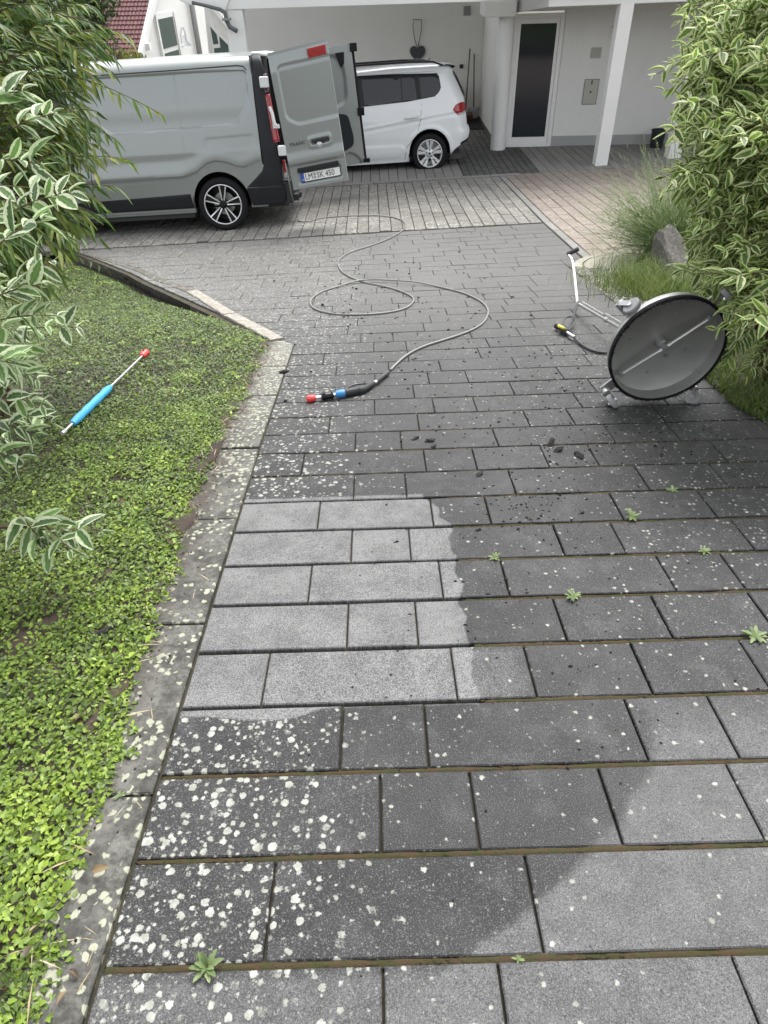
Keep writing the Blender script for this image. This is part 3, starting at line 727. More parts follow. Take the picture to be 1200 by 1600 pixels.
def wheel(parent, c, r, w, rim_r, style):
    """axis along y, outer face towards -y"""
    wh = empty('wheel', c); wh.parent = parent
    mb = MB(); h = w/2
    prof = [(rim_r-.004, -h*.86), (rim_r+.012, -h*.99), (r*.90, -h*1.02), (r-.020, -h*.93), (r-.006, -h*.72)]
    for k in range(-3, 4): prof += [(r, k*h*.2-.008), (r, k*h*.2+.008), (r-.008, k*h*.2+.011), (r-.008, k*h*.2+.018)]
    prof += [(r-.006, h*.8), (r-.03, h*.97), (rim_r, h)]
    mb.lathe(prof, (0, 0, 0), (0, 1, 0), 48); mb.obj('tyre', M['rubber'], wh, True, angle=50)
    mb = MB(); mb.lathe([(rim_r, -h*.9), (rim_r-.006, -h*.93), (rim_r-.016, -h*.86), (rim_r-.022, -h*.3), (rim_r-.03, h*.8), (.02, h*.8)], (0, 0, 0), (0, 1, 0), 48)
    mb.obj('rim_barrel', M['black_gloss'] if style == 'star' else M['alloy_silver'], wh, True, angle=50)
    mb = MB(); mb.lathe([(rim_r+.003, -h*.90), (rim_r-.001, -h*1.0), (rim_r-.012, -h*.98), (rim_r-.014, -h*.9)], (0, 0, 0), (0, 1, 0), 48); mb.obj('rim_lip', M['alloy'], wh, True)
    y = -h*.80
    if style == 'star':
        for k in range(5):
            a = 2*math.pi*k/5+math.radians(72+11)
            er = np.array([math.cos(a), 0, math.sin(a)]); et = np.array([-math.sin(a), 0, math.cos(a)])
            mb = MB()
            for s_ in (-1, 1):
                i0, i1 = er*.05+et*.006*s_, er*(rim_r-.012)+et*.036*s_; o0, o1 = er*.05+et*.020*s_, er*(rim_r-.012)+et*.052*s_
                mb.prism([i0+[0, y+.004, 0], i1+[0, y-.012, 0], o1+[0, y-.010, 0], o0+[0, y+.002, 0]][::s_], (0, .02, 0), 0)
            mb.prism([er*.04-et*.012+[0, y+.014, 0], er*(rim_r-.012)-et*.036+[0, y+.008, 0], er*(rim_r-.012)+et*.036+[0, y+.008, 0], er*.04+et*.012+[0, y+.014, 0]], (0, .03, 0), 1)
            mb.obj('spoke', [M['alloy'], M['black_gloss']], wh)
        mb = MB(); mb.lathe([(0, y-.004), (.030, y-.004), (.034, y+.004), (.06, y+.012), (.07, y+.03)], (0, 0, 0), (0, 1, 0), 24); mb.obj('hub_cap', M['black_gloss'], wh, True, angle=40)
    else:
        for k in range(5):
            for s_ in (-1, 1):
                a = 2*math.pi*k/5+math.radians(90)+s_*.21
                er = np.array([math.cos(a), 0, math.sin(a)]); et = np.array([-math.sin(a), 0, math.cos(a)])
                mb = MB(); mb.prism([er*.05-et*.014+[0, y+.006, 0], er*(rim_r-.010)-et*.030+[0, y-.010, 0], er*(rim_r-.010)+et*.030+[0, y-.010, 0], er*.05+et*.014+[0, y+.006, 0]], (0, .03, 0)); mb.obj('spoke', M['alloy_silver'], wh, bevel=.004)
        mb = MB(); mb.lathe([(0, y-.004), (.028, y-.004), (.032, y+.0), (.075, y+.006), (.085, y+.03)], (0, 0, 0), (0, 1, 0), 24); mb.obj('hub_cap', M['alloy_silver'], wh, True, angle=40)
        mb = MB()
        for k in range(5):
            a = 2*math.pi*k/5+.3; mb.lathe([(0, y-.006), (.010, y-.006), (.011, y+.01)], (math.cos(a)*.056, 0, math.sin(a)*.056), (0, 1, 0), 8)
        mb.lathe([(0, y-.007), (.02, y-.006)], (0, 0, 0), (0, 1, 0), 16); mb.obj('wheel_bolts', M['dark_plastic'], wh)
    mb = MB(); mb.lathe([(.03, h*.2), (.14, h*.2), (.145, h*.25)], (0, 0, 0), (0, 1, 0), 24); mb.obj('brake_disc', M['dull_steel'], wh)
    return wh

def text_mesh(txt, name, mat, parent, o, ex, ez, size, depth=.001, sx=1., shear=0):
    cu = bpy.data.curves.new(name, 'FONT'); cu.body = txt; cu.size = size; cu.extrude = depth; cu.align_x = 'LEFT'; cu.shear = shear; cu.resolution_u = 3
    tmp = bpy.data.objects.new(name+'_t', cu); COL.objects.link(tmp); dg = bpy.context.evaluated_depsgraph_get()
    me = bpy.data.meshes.new_from_object(tmp.evaluated_get(dg)); bpy.data.objects.remove(tmp); me.name = name
    ex = np.asarray(ex, float); ez = np.asarray(ez, float); nn = np.cross(unit(ex), unit(ez))
    n = len(me.vertices); co = np.zeros(n*3); me.vertices.foreach_get('co', co); co = co.reshape(-1, 3)
    P = np.asarray(o, float)+co[:, :1]*unit(ex)*sx+co[:, 1:2]*unit(ez)+co[:, 2:]*nn
    me.vertices.foreach_set('co', P.ravel().astype(np.float32)); me.materials.clear(); me.materials.append(mat); me.update()
    ob = bpy.data.objects.new(name, me); COL.objects.link(ob); ob.parent = parent; return ob

# ---------------- the silver van
van = empty('delivery_van', M=car_frame(np.array([-1.98, 9.49, -1.449]), 0.0), label='silver grey panel van on black star wheels, its rear doors standing open', cat='van')
VQ = [(.24, .05), (.45, .015), (.62, 0), (.95, 0), (1.2, .028), (1.5, .07), (1.78, .125), (1.86, .155), (1.90, .19), (1.93, .25), (1.955, .36), (1.97, .6), (1.975, .95)]
vpan = rounded([(-1.50, 1.40), (-1.27, 1.205), (.34, 1.225), (.515, 1.43), (.535, 1.80), (-1.50, 1.81)], .07)
vcreaseP = [(-4, .66), (-.45, .675), (-.27, .72), (-.12, .815), (.0, .84), (.13, .82), (.27, .765), (.36, .755), (.50, .80), (.6, .82)]
def vy(x, z):
    y = interp(z, VQ)
    d = poly_sdf(x, z, vpan); y += (.024+.012*sst(1.45-z, 0, .2))*sst(-d, -.006, .016)
    zc = interp(x, vcreaseP); t = z-zc
    if z < 1.1:
        y += -(.024-.010*sst(x, -.5, -.2))*sst(t, -.006, .016)*(1-sst(t, .02, .22))
    if x > -.1: y += .0025*sst(-poly_sdf(x, z, rounded([(-.1, .95), (.50, .95), (.53, 1.12), (-.1, 1.10)], .04)), -.01, .02)
    if x < -3.1: y += .30*sst(-3.1-x, 0, .9)
    return y
RA, ZA = .368, .352
def vzb(c):
    for xc in (0, -3.098):
        if abs(c-xc) <= RA+1e-6: return max(.24, ZA+math.sqrt(max(0, RA**2-(c-xc)**2)))
    return .27
def vztop(c): return interp(c, [(-4.0, .78), (-3.95, .95), (-3.3, 1.14), (-2.35, 1.90), (-2.0, 1.965), (0, 1.975), (.6, 1.965)])
cols = sorted(set([round(-4.0+.05*i, 3) for i in range(47)]+[round(-1.65+.02*i, 3) for i in range(113)]+[-RA, RA, -RA-.001, RA+.001, -3.098-RA, -3.098+RA, -3.099-RA, -3.097+RA]+[RA*math.sin(a) for a in np.linspace(-1.5, 1.5, 25)]+[-3.098+RA*math.sin(a) for a in np.linspace(-1.5, 1.5, 13)]))
cols = [c for c in cols if c <= .60001]
full, m_ = body(cols, VQ, 1.86, vzb, vztop, vy, lambda c, z: c, .95, None, nlow=34, nhigh=64)
mb = MB(); nv_ = len(full[0]); mb.grid([p for c in full for p in c], len(full), nv_)
for i in range(len(cols)-1):
    for j in range(nv_-1):
        k = i*(nv_-1)+j; x = (cols[i]+cols[i+1])/2; P = full[i][j]
        if -3.28 < x < -2.38 and m_-5 < j < nv_-m_+4: mb.m[k] = 1
        if x < -3.9 and P[2] < .6: mb.m[k] = 2
mb.f.append(tuple(range(nv_))); mb.m.append(0)
mb.obj('body', [M['van_paint'], M['car_glass'], M['black_plastic']], van, True, angle=38)
# black rear corner, roof lip, lamps
def vry(x, z): return interp(z, VQ)-.004+1.6*max(0, x-.66)**2*(1 if x < .74 else 1)
mb = MB(); scan_patch(mb, [(.34, .515), (.575, .70), (.602, .725), (.602, 1.945), (.70, 1.94), (.775, 1.72), (.805, 1.22), (.83, .52)], vry, .002, 26, 12)
mb.obj('corner_trim', M['black_plastic'], van, True, angle=40)
mb = MB()
for x0, x1, z in ((.60, .76, 1.93),): mb.prism([(x0, .27, z), (x1, .30, z-.02), (x1, 1.60, z-.02), (x0, 1.63, z)], (0, 0, .035))
mb.obj('roof_end', M['white_hinge'], van, bevel=.01)
mb = MB(); scan_patch(mb, [(.725, 1.52), (.785, 1.53), (.845, 1.01), (.76, 1.005)], vry, .014, 12, 6, 0, .02); mb.obj('tail_lamp', M['red_lens'], van, True)
mb = MB(); scan_patch(mb, [(.725, 1.74), (.77, 1.74), (.785, 1.535), (.725, 1.525)], vry, .012, 8, 6, 0, .02); mb.obj('upper_lamp', M['dark_lens'], van, True)
mb = MB(); mb.box2((.845, .05, .64), (.875, .12, .80)); mb.box2((.85, .045, .60), (.885, .10, .655), 1); mb.obj('fog_lamp', [M['red_lens'], M['clear_lens']], van, bevel=.005)
for z, x in ((1.655, .745), (.915, .865)):
    mb = MB(); mb.box2((x-.05, -.045, z-.055), (x+.055, .03, z+.06)); mb.obj('door_hinge', M['white_hinge'], van, bevel=.012)
mb = MB(); mb.tube([(.775, -.01, 1.40), (.80, -.03, 1.33), (.81, -.035, 1.22), (.87, -.04, 1.17)], [.018, .02, .024, .014], 8); mb.box2((.79, -.05, 1.17), (.87, -.01, 1.21)); mb.obj('check_strap', M['white_hinge'], van, True, angle=40)
# bumper
mb = MB()
def vby(x, z): return interp(z, VQ)-.018+1.1*max(0, x-.62)**2
scan_patch(mb, [(.395, .29), (.345, .50), (.60, .525), (.845, .535), (.86, .40), (.83, .30)], vby, .004, 12, 14)
P0 = [(.845, vby(.845, .5), .535), (.90, .22, .53), (.92, .6, .525), (.92, 1.3, .525), (.90, 1.68, .53), (.845, 1.86, .535)]
V = []
for z in (.28, .34, .44, .535):
    for p in P0: V.append((p[0]-(.03 if z < .3 else 0), p[1], z))
mb.grid(V, 4, 6); V = [(x, y, .536) for (x, y, z) in P0]+[(.60, y, .56) for (x, y, z) in P0]; mb.grid(V, 2, 6)
mb.obj('rear_bumper', M['black_plastic'], van, True, angle=40)
mb = MB(); mb.box2((.35, vby(.5, .5)-.012, .497), (.80, vby(.5, .5)+.01, .512)); mb.obj('bumper_ridge', M['dark_plastic'], van, bevel=.004)
mb = MB(); mb.tube([(.80, .7, .33), (.93, .45, .30), (.99, .40, .31), (1.0, .40, .36)], .018, 8); mb.box2((.86, .32, .27), (.97, .50, .35)); mb.box2((.5, .3, .25), (.9, 1.6, .30)); mb.obj('tow_bar', M['dark_plastic'], van, bevel=.004)
# sill trim, underbody, wheel wells
mb = MB(); scan_patch(mb, [(-2.70, .30), (-2.72, .43), (-1.66, .445), (-.40, .478), (-.385, .30)], lambda x, z: vy(x, z)+0, .012, 6, 30); mb.obj('side_trim', M['black_plastic'], van, True, angle=40)
mb = MB(); mb.box2((-2.7, .07, .235), (-.38, .20, .272)); mb.obj('sill', M['van_paint'], van, bevel=.008)
mb = MB(); mb.box2((-2.65, .14, .17), (-.42, 1.76, .34)); mb.box2((-3.9, .4, .20), (.82, 1.5, .34)); mb.obj('underbody', M['cargo'], van)  # first box added low and wide to deepen the shade under the van
for xc in (0, -3.098):
    mb = MB(); mb.lathe([(RA+.004, .016), (RA+.012, .016), (RA+.012, .34), (.05, .35)], (xc, 0, ZA), (0, 1, 0), 40)
    mb.v = [(a, b, max(c, .30)) for a, b, c in mb.v]; mb.obj('wheel_arch', M['rubber_black'], van, True, angle=50)
    for yy in (.115, 1.785):
        w_ = wheel(van, (xc, yy, .325), .325, .215, .245, 'star')
        if yy > 1: w_.rotation_euler = (0, 0, math.pi)
# seams, groove, handle, mirror, side glass
mb = MB(); strip(mb, [(-.35, 1.90), (-.375, 1.38), (-.36, .72), (-.385, .50)], .004, vy, .0035); mb.obj('panel_seam', M['dull_steel'], van)
mb = MB(); strip(mb, [(-1.58, 1.82), (-1.60, 1.3), (-1.58, .94), (-1.66, .46)], .009, vy, .003); mb.obj('door_seam', M['ink'], van)
mb = MB(); strip(mb, [(-1.50, 1.823), (-.35, 1.828), (.42, 1.838), (.50, 1.825), (.53, 1.79)], .012, lambda x, z: interp(z, VQ)+.004, .006); mb.obj('roof_groove', M['black_plastic'], van)
mb = MB(); mb.tube([(-1.80, -.012, .985), (-1.60, -.012, .985)], .02, 8); mb.box2((-1.84, -.006, .955), (-1.58, .004, 1.02), 1); mb.obj('door_handle', [M['black_plastic'], M['chrome']], van, bevel=.004)
mb = MB(); scan_patch(mb, rounded([(-2.95, 1.20), (-1.75, 1.20), (-1.72, 1.74), (-2.40, 1.75)], .06), lambda x, z: interp(z, VQ), .006, 8, 8); mb.obj('cab_window', M['car_glass'], van, True)
mb = MB(); mb.box((-2.55, -.16, 1.22), (.14, .20, .26)); mb.tube([(-2.55, -.08, 1.12), (-2.55, .05, 1.08)], .03, 8); mb.obj('wing_mirror', M['black_plastic'], van, bevel=.03)
mb = MB(); mb.box2((.585, .12, .54), (.60, 1.78, 1.93)); mb.obj('cargo_bulkhead', M['cargo'], van)
mb = MB()
for y0 in (.27, 1.66): mb.box2((.60, y0, .55), (.80 if y0 > 1 else .74, y0+.05, 1.88))
mb.box2((.60, .1, .535), (.88, 1.8, .56)); mb.obj('door_frame', M['black_plastic'], van, bevel=.01)

def open_door(C, y0, side_in, name):
    """C: TL, TR, BR, BL (x,z) in van space; outer face looks to -y"""
    TL, TR, BR, BL = [np.array(c) for c in C]
    d = bpy.data.objects.new(name, None); COL.objects.link(d); d.parent = van; d.empty_display_size = .1
    def XZ(a, b): 
        p = (1-b)*((1-a)*TL+a*TR)+b*((1-a)*BL+a*BR); return p
    return d, XZ
# near door, outer skin towards the drive
C1 = [(.825, 1.94), (1.54, 2.052), (1.672, .535), (.955, .455)]
def XZ1(a, b):
    TL, TR, BR, BL = [np.array(c) for c in C1]; return (1-b)*((1-a)*TL+a*TR)+b*((1-a)*BL+a*BR)
def dy1(a, b):
    y = -.035+.05*sst(.12-b, -.02, .12)
    if .02 < b < .62:
        d = poly_sdf(a, b*2, rounded([(.11, .19), (1.06, .205), (1.06, 1.04), (.30, 1.045), (.11, .93)], .09)); y += .022*sst(-d, -.006, .014)
    y += -.018*sst(b, .70, .78)*(1-sst(b, .80, .82)) + .008*sst(b, .79, .83)
    d = poly_sdf(a, b*2, rounded([(.42, 1.25), (.82, 1.25), (.82, 1.42), (.42, 1.42)], .05)); y -= .014*sst(-d, -.02, .02); 
    d = poly_sdf(a, b*2, rounded([(.46, 1.30), (.78, 1.30), (.78, 1.375), (.46, 1.375)], .03)); y += .03*sst(-d, -.01, .015)
    d = poly_sdf(a, b*2, rounded([(.12, 1.73), (.90, 1.73), (.90, 1.93), (.12, 1.93)], .03)); y += .018*sst(-d, -.015, .015)
    return y
def P1(a, b, off=0): p = XZ1(a, b); return (p[0], dy1(a, b)-off, p[1])
door = bpy.data.objects.new('rear_door', None); COL.objects.link(door); door.parent = van; door['label'] = 'left rear door with number plate, opened flat towards the drive'
na, nb = 56, 110; mb = MB(); mb.grid([P1(i/na, j/nb) for j in range(nb+1) for i in range(na+1)], nb+1, na+1)
mb.obj('door_skin', M['van_paint'], door, True)
mb = MB(); inner = [XZ1(a, b) for a, b in ((0, 0), (1, 0), (1, 1), (0, 1))]
mb.prism([(p[0], .012, p[1]) for p in inner], (0, .035, 0)); mb.obj('door_inner_panel', M['van_paint'], door, bevel=.008)
mb = MB()
def edge(pts):
    V = []
    for a, b in pts: p = P1(a, b); V += [p, (p[0], .013, p[2])]
    mb.grid(V, len(pts), 2)
edge([(i/20, 0) for i in range(21)]); edge([(1, i/60) for i in range(61)]); edge([(i/20, 1) for i in range(21)]); edge([(0, i/60) for i in range(61)])
mb.obj('door_edge', M['white_hinge'], door, True, angle=40)
def patch1(a0, a1, b0, b1, off, mat, name, bev=.004, th=.012, yref=None):
    mb = MB(); c = [XZ1(a0, b0), XZ1(a1, b0), XZ1(a1, b1), XZ1(a0, b1)]; y = (dy1((a0+a1)/2, (b0+b1)/2) if yref is None else yref)-off
    mb.prism([(p[0], y, p[1]) for p in c], (0, th, 0)); return mb.obj(name, mat, door, bevel=bev)
patch1(.655, .965, .035, .098, .022, M['red_lens'], 'brake_lamp', .008, .03)
patch1(.64, .98, .028, .105, .010, M['van_paint'], 'lamp_surround', .008, .02)
patch1(.135, .875, .838, .872, .034, M['black_plastic'], 'grip_bar', .01, .04)
patch1(.485, .775, .655, .672, .010, M['ink'], 'handle_bar', .006, .03, yref=-.045)
mb = MB(); c = XZ1(.615, .668); mb.lathe([(0, 0), (.055, .002), (.06, .012)], (c[0], -.047, c[1]-.005), (0, 1, 0), 24); mb.obj('handle_cup', M['dark_plastic'], door, True)
mb = MB(); c = XZ1(.60, .685); mb.lathe([(0, 0), (.035, .004), (.042, .02)], (c[0], -.050, c[1]-.008), (0, 1, 0), 20); mb.obj('lock_cover', M['white_hinge'], door, True)
# number plate
pm = patch1(.165, .885, .880, .955, .016, M['ink'], 'plate_holder', .003, .02)
c0, c1_, c3 = XZ1(.172, .948), XZ1(.878, .948), XZ1(.172, .884)
ex = np.array([c1_[0]-c0[0], 0, c1_[1]-c0[1]]); ezv = np.array([c3[0]-c0[0], 0, c3[1]-c0[1]]); Lx = np.linalg.norm(ex); Lz = np.linalg.norm(ezv); ex = unit(ex); ezv = unit(ezv)
yp = dy1(.5, .915)-.0185
o0 = np.array([c0[0], yp, c0[1]])
def quad(name, u0, u1, v0, v1, mat, dy=0):
    mb = MB(); q = [o0+ex*u0+ezv*v0, o0+ex*u1+ezv*v0, o0+ex*u1+ezv*v1, o0+ex*u0+ezv*v1]; mb.prism([p-np.array([0, dy, 0]) for p in q], (0, .001, 0)); return mb.obj(name, mat, door)
quad('number_plate', 0, Lx, 0, Lz, M['plate_white']); quad('plate_band', 0, .042, 0, Lz, M['plate_blue'], .0012)
hgt = Lz
text_mesh('LM', 'plate_letters', M['ink'], door, o0+ex*.052+ezv*hgt*.17-np.array([0, .002, 0]), ex, ezv, hgt*.98, .0006, .86)
text_mesh('SK 450', 'plate_letters', M['ink'], door, o0+ex*.205+ezv*hgt*.17-np.array([0, .002, 0]), ex, ezv, hgt*.98, .0006, .86)
text_mesh('D', 'plate_country_letter', M['plate_white'], door, o0+ex*.013+ezv*hgt*.14-np.array([0, .003, 0]), ex, ezv, .028, .0006, .9)
for v in (.3, .70):
    mb = MB(); mb.lathe([(0, 0), (hgt*.20, 0), (hgt*.20, .001)], o0+ex*.178+ezv*hgt*v-np.array([0, .002, 0]), (0, 1, 0), 20); mb.obj('plate_seal', M['sticker'], door)
# model lettering
c0, c1_ = XZ1(.075, .668), XZ1(.37, .668); ex2 = unit(np.array([c1_[0]-c0[0], 0, c1_[1]-c0[1]]))
text_mesh('TRAFIC', 'door_lettering', M['dark_plastic'], door, (c0[0], dy1(.2, .668)-.004, c0[1]), ex2, ezv, .052, .0015, 1.22)

# far door, inner side towards the drive
C2 = [(1.02, 1.90), (1.775, 1.985), (1.875, .48), (1.13, .40)]
def XZ2(a, b):
    TL, TR, BR, BL = [np.array(c) for c in C2]; return (1-b)*((1-a)*TL+a*TR)+b*((1-a)*BL+a*BR)
door2 = bpy.data.objects.new('rear_door', None); COL.objects.link(door2); door2.parent = van; door2['label'] = 'right rear door showing its lined inner side'
YD = 1.86
def dy2(a, b):
    y = YD; d = poly_sdf(a, b*2, rounded([(-.2, .13), (.72, .11), (.83, .40), (.80, .92), (.45, .99), (-.2, 1.0)], .16)); y += .045*sst(-d, -.01, .03)
    d = poly_sdf(a, b*2, rounded([(.52, 2.1), (.60, 1.83), (.68, 1.76), (.80, 1.80), (.93, 1.93), (.93, 2.1)], .05)); y += .03*sst(-d, -.01, .02)
    return y
mb = MB(); mb.grid([(XZ2(i/40, j/90)[0], dy2(i/40, j/90), XZ2(i/40, j/90)[1]) for j in range(91) for i in range(41)], 91, 41); mb.obj('door_inner_skin', M['van_paint'], door2, True)
mb = MB(); cc = [XZ2(a, b) for a, b in ((0, 0), (1, 0), (1, 1), (0, 1))]; mb.prism([(p[0], YD+.06, p[1]) for p in cc], (0, .05, 0)); mb.obj('door_skin', M['van_paint'], door2, bevel=.02)
mb = MB(); pl = rounded([(.0, 1.09), (.56, 1.06), (.78, 1.12), (.84, 1.50), (.82, 1.66), (.58, 1.75), (.48, 1.90), (.30, 1.93), (.0, 1.93)], .07)
V = [XZ2(a, b/2) for a, b in pl]; mb.prism([(p[0], YD-.012, p[1]) for p in V], (0, .02, 0)); mb.obj('door_lining', M['lining'], door2, bevel=.004)
mb = MB(); V = [(XZ2(1.0, t)[0]+.012, YD+.03, XZ2(1.0, t)[1]) for t in np.linspace(.0, 1, 12)]; mb.tube(V, .022, 8)
for t in (.03, .55, .98): p = XZ2(1.0, t); mb.box((p[0]+(.03), YD+.02, p[1]), (.10, .10, .10 if t < .9 else .05))
mb.obj('door_seal', M['rubber_black'], door2, True, angle=40)
mb = MB(); p = XZ2(.76, .10); mb.prism([(p[0]-.06, YD-.02, p[1]+.07), (p[0]+.07, YD-.02, p[1]+.08), (p[0]+.06, YD-.02, p[1]-.06), (p[0]+.01, YD-.02, p[1]-.11)], (0, .03, 0)); mb.obj('lock_bracket', M['rubber_black'], door2, bevel=.01)

# ---------------- the white people carrier
mv = empty('people_carrier', M=car_frame(np.array([1.019, 13.235, -1.728]), math.radians(3)), label='white family car with roof rails parked beyond the van doors', cat='car')
TQ = [(.20, .06), (.36, .02), (.6, 0), (.85, .0), (1.02, .02), (1.10, .045), (1.3, .11), (1.48, .175), (1.54, .21), (1.575, .27), (1.60, .36), (1.625, .6), (1.635, .91)]
TXE = [(.20, .42), (.27, .48), (.37, .68), (.54, .725), (.64, .715), (.68, .675), (.9, .655), (1.15, .62), (1.45, .48), (1.52, .43), (1.64, .43)]
def tend(z): return interp(z, TXE)
ARAD, AZ = .362, .335
def ty(x, z):
    y = interp(z, TQ)
    t = z-interp(x, [(-3.5, .70), (-1.1, .76), (.39, .93), (.7, .96)]); y += -.010*math.exp(-(t/.018)**2)+.006*math.exp(-((t+.04)/.025)**2)
    if x < -.38: 
        d = poly_sdf(x, z, [(-2.6, .27), (-.50, .27), (-.42, .42), (-.50, .475), (-2.6, .50)]); y += -.012*sst(-d, -.02, .03)
    for xc in (0, -2.79):
        r = math.hypot(x-xc, z-AZ); y -= .014*math.exp(-((r-ARAD-.02)/.04)**2)*(z > .2)
    e = max(0, x-(tend(z)-.22)); y += 3.2*e*e
    if x < -2.9: y += .28*sst(-2.9-x, 0, .75)
    return y
def tzb(c):
    for xc in (0, -2.79):
        if abs(c-xc) <= ARAD+1e-6: return max(.2, AZ+math.sqrt(max(0, ARAD**2-(c-xc)**2)))
    return .20 if c < 0 else interp(c, [(.36, .24), (.5, .27), (.75, .33)])
def tztop(c): return interp(c, [(-3.65, .70), (-3.6, .86), (-2.75, 1.05), (-1.95, 1.50), (-1.5, 1.60), (-.6, 1.64), (.1, 1.64), (.75, 1.615)])
cols = sorted(set([round(-3.65+.06*i, 3) for i in range(36)]+[round(-1.5+.025*i, 3) for i in range(91)]+[-ARAD, ARAD, -ARAD-.001, ARAD+.001, -2.79-ARAD, -2.79+ARAD, -2.791-ARAD, -2.789+ARAD]+[ARAD*math.sin(a) for a in np.linspace(-1.5, 1.5, 21)]+[-2.79+ARAD*math.sin(a) for a in np.linspace(-1.5, 1.5, 11)]))
cols = [c for c in cols if c <= .7501]
full, m_ = body(cols, TQ, 1.48, tzb, tztop, ty, lambda c, z: c if c < .37 else .37+(c-.37)*(tend(z)-.37)/(.75-.37), .91, None, split=.85, nlow=30, nhigh=30)
mb = MB(); nv_ = len(full[0]); mb.grid([p for c in full for p in c], len(full), nv_)
last = full[-1]; V = []   # tail
for k in range(m_):
    a, b = last[k], last[-1-k]
    for i in range(13):
        t = i/12; V.append((a[0]+.05*math.sin(math.pi*t)**.5, a[1]+(b[1]-a[1])*t, a[2]))
mb.grid(V, m_, 13)
for i in range(len(cols)-1):
    for j in range(nv_-1):
        x = (cols[i]+cols[i+1])/2
        if -2.7 < x < -1.95 and m_-5 < j < nv_-m_+4: mb.m[i*(nv_-1)+j] = 1
mb.obj('body', [M['white_paint'], M['car_glass']], mv, True, angle=42)
def tyw(x, z): return interp(z, TQ)+3.2*max(0, x-(tend(z)-.22))**2
mb = MB(); scan_patch(mb, rounded([(-2.15, 1.045), (.09, 1.135), (.245, 1.26), (.205, 1.49), (.15, 1.515), (-1.55, 1.53)], .05), tyw, .004, 12, 50); mb.obj('window_surround', M['black_gloss'], mv, True, angle=40)
for nm, pl in (('side_window', [(-1.10, 1.09), (-.46, 1.125), (-.47, 1.485), (-1.12, 1.50)]), ('side_window', [(-.445, 1.125), (-.20, 1.135), (-.24, 1.48), (-.45, 1.485)]), ('quarter_window', [(-.125, 1.145), (.07, 1.165), (.205, 1.28), (.17, 1.455), (.12, 1.47), (-.15, 1.475)]), ('side_window', [(-2.0, 1.08), (-1.17, 1.09), (-1.19, 1.49), (-1.5, 1.49)])):
    mb = MB(); scan_patch(mb, rounded(pl, .035), tyw, .012, 10, 10, 0, .006); mb.obj(nm, M['car_glass'], mv, True, angle=40)
mb = MB(); strip(mb, [(-1.50, 1.535), (.10, 1.525), (.23, 1.49), (.265, 1.30)], .01, tyw, .008); mb.obj('window_trim', M['chrome'], mv)
mb = MB(); mb.tube([(-1.9, .27, 1.60), (-1.7, .26, 1.66), (-1.1, .245, 1.672), (-.3, .25, 1.677), (.10, .27, 1.66), (.27, .29, 1.605)], [.014, .016, .016, .016, .016, .012], 8); mb.obj('roof_rail', M['black_gloss'], mv, True)
mb = MB(); mb.tube([(-1.7, 1.56, 1.66), (-1.1, 1.575, 1.672), (-.3, 1.57, 1.677), (.10, 1.55, 1.66), (.27, 1.53, 1.605)], .02, 8); mb.obj('roof_rail', M['black_gloss'], mv, True)

mb = MB(); V = []
for x, z, yi in ((.20, 1.60, .25), (.34, 1.615, .24), (.475, 1.59, .27), (.49, 1.565, .28), (.40, 1.53, .26)):
    for t in np.linspace(0, 1, 9): V.append((x+.02*math.sin(math.pi*t), yi+(1.82-2*yi)*t, z+.012*math.sin(math.pi*t)))
mb.grid(V, 5, 9); mb.obj('roof_spoiler', M['white_paint'], mv, True)
mb = MB(); mb.tube([(.06, .91, 1.63), (.14, .91, 1.70)], [.016, .006], 8); mb.obj('aerial', M['black_gloss'], mv, True)
def tlx(x, z): return ty(x, z)
mb = MB(); scan_patch(mb, rounded([(.40, .955), (.46, 1.035), (.56, 1.06), (.645, 1.055), (.662, .90), (.50, .87)], .02), tlx, .012, 12, 14, 0, .012); mb.obj('tail_lamp', M['red_lens'], mv, True, angle=50)
mb = MB(); scan_patch(mb, rounded([(.49, .90), (.655, .935), (.662, .90), (.51, .872)], .006), tlx, .016, 4, 8, 0, .004); mb.obj('reversing_lamp', M['clear_lens'], mv, True)
mb = MB(); V = []
for z in np.linspace(1.13, 1.50, 8):
    for t in np.linspace(0, 1, 14): a = ty(tend(z), z); V.append((tend(z)+.012+.05*math.sin(math.pi*(.06+.88*t))**.5-.0, a-.02+(1.82-2*a+.04)*t, z))
mb.grid(V, 8, 14); mb.obj('rear_window', M['car_glass'], mv, True)
mb = MB(); scan_patch(mb, [(.53, .455), (.73, .515), (.735, .475), (.55, .415)], tlx, .010, 4, 8); mb.obj('bumper_slot', M['black_gloss'], mv, True)
for pts in ([(-.13, 1.07), (-.15, .85), (-.22, .62), (-.40, .44), (-.44, .24)], [(-1.16, 1.05), (-1.18, .24)], [(.64, 1.13), (.66, 1.06)]):
    mb = MB(); strip(mb, pts, .006, ty, .0025); mb.obj('door_seam', M['dark_plastic'], mv)
mb = MB(); mb.tube([(-.43, ty(-.4, .9)-.028, .875), (-.36, ty(-.3, .9)-.04, .885), (-.24, ty(-.3, .9)-.04, .895), (-.18, ty(-.3, .9)-.02, .90)], [.014, .018, .018, .012], 8); mb.obj('door_handle', M['white_paint'], mv, True)
mb = MB(); mb.box2((-3.5, .12, .19), (.6, 1.7, .28)); mb.obj('underbody', M['cargo'], mv)
for xc in (0, -2.79):
    mb = MB(); mb.lathe([(ARAD+.004, .016), (ARAD+.012, .016), (ARAD+.012, .32), (.05, .33)], (xc, 0, AZ), (0, 1, 0), 40); mb.v = [(a, b, max(c, .22)) for a, b, c in mb.v]; mb.obj('wheel_arch', M['rubber_black'], mv, True, angle=50)
    for yy in (.115, 1.705):
        w_ = wheel(mv, (xc, yy, .312), .312, .205, .222, 'ten')
        if yy > 1: w_.rotation_euler = (0, 0, math.pi)

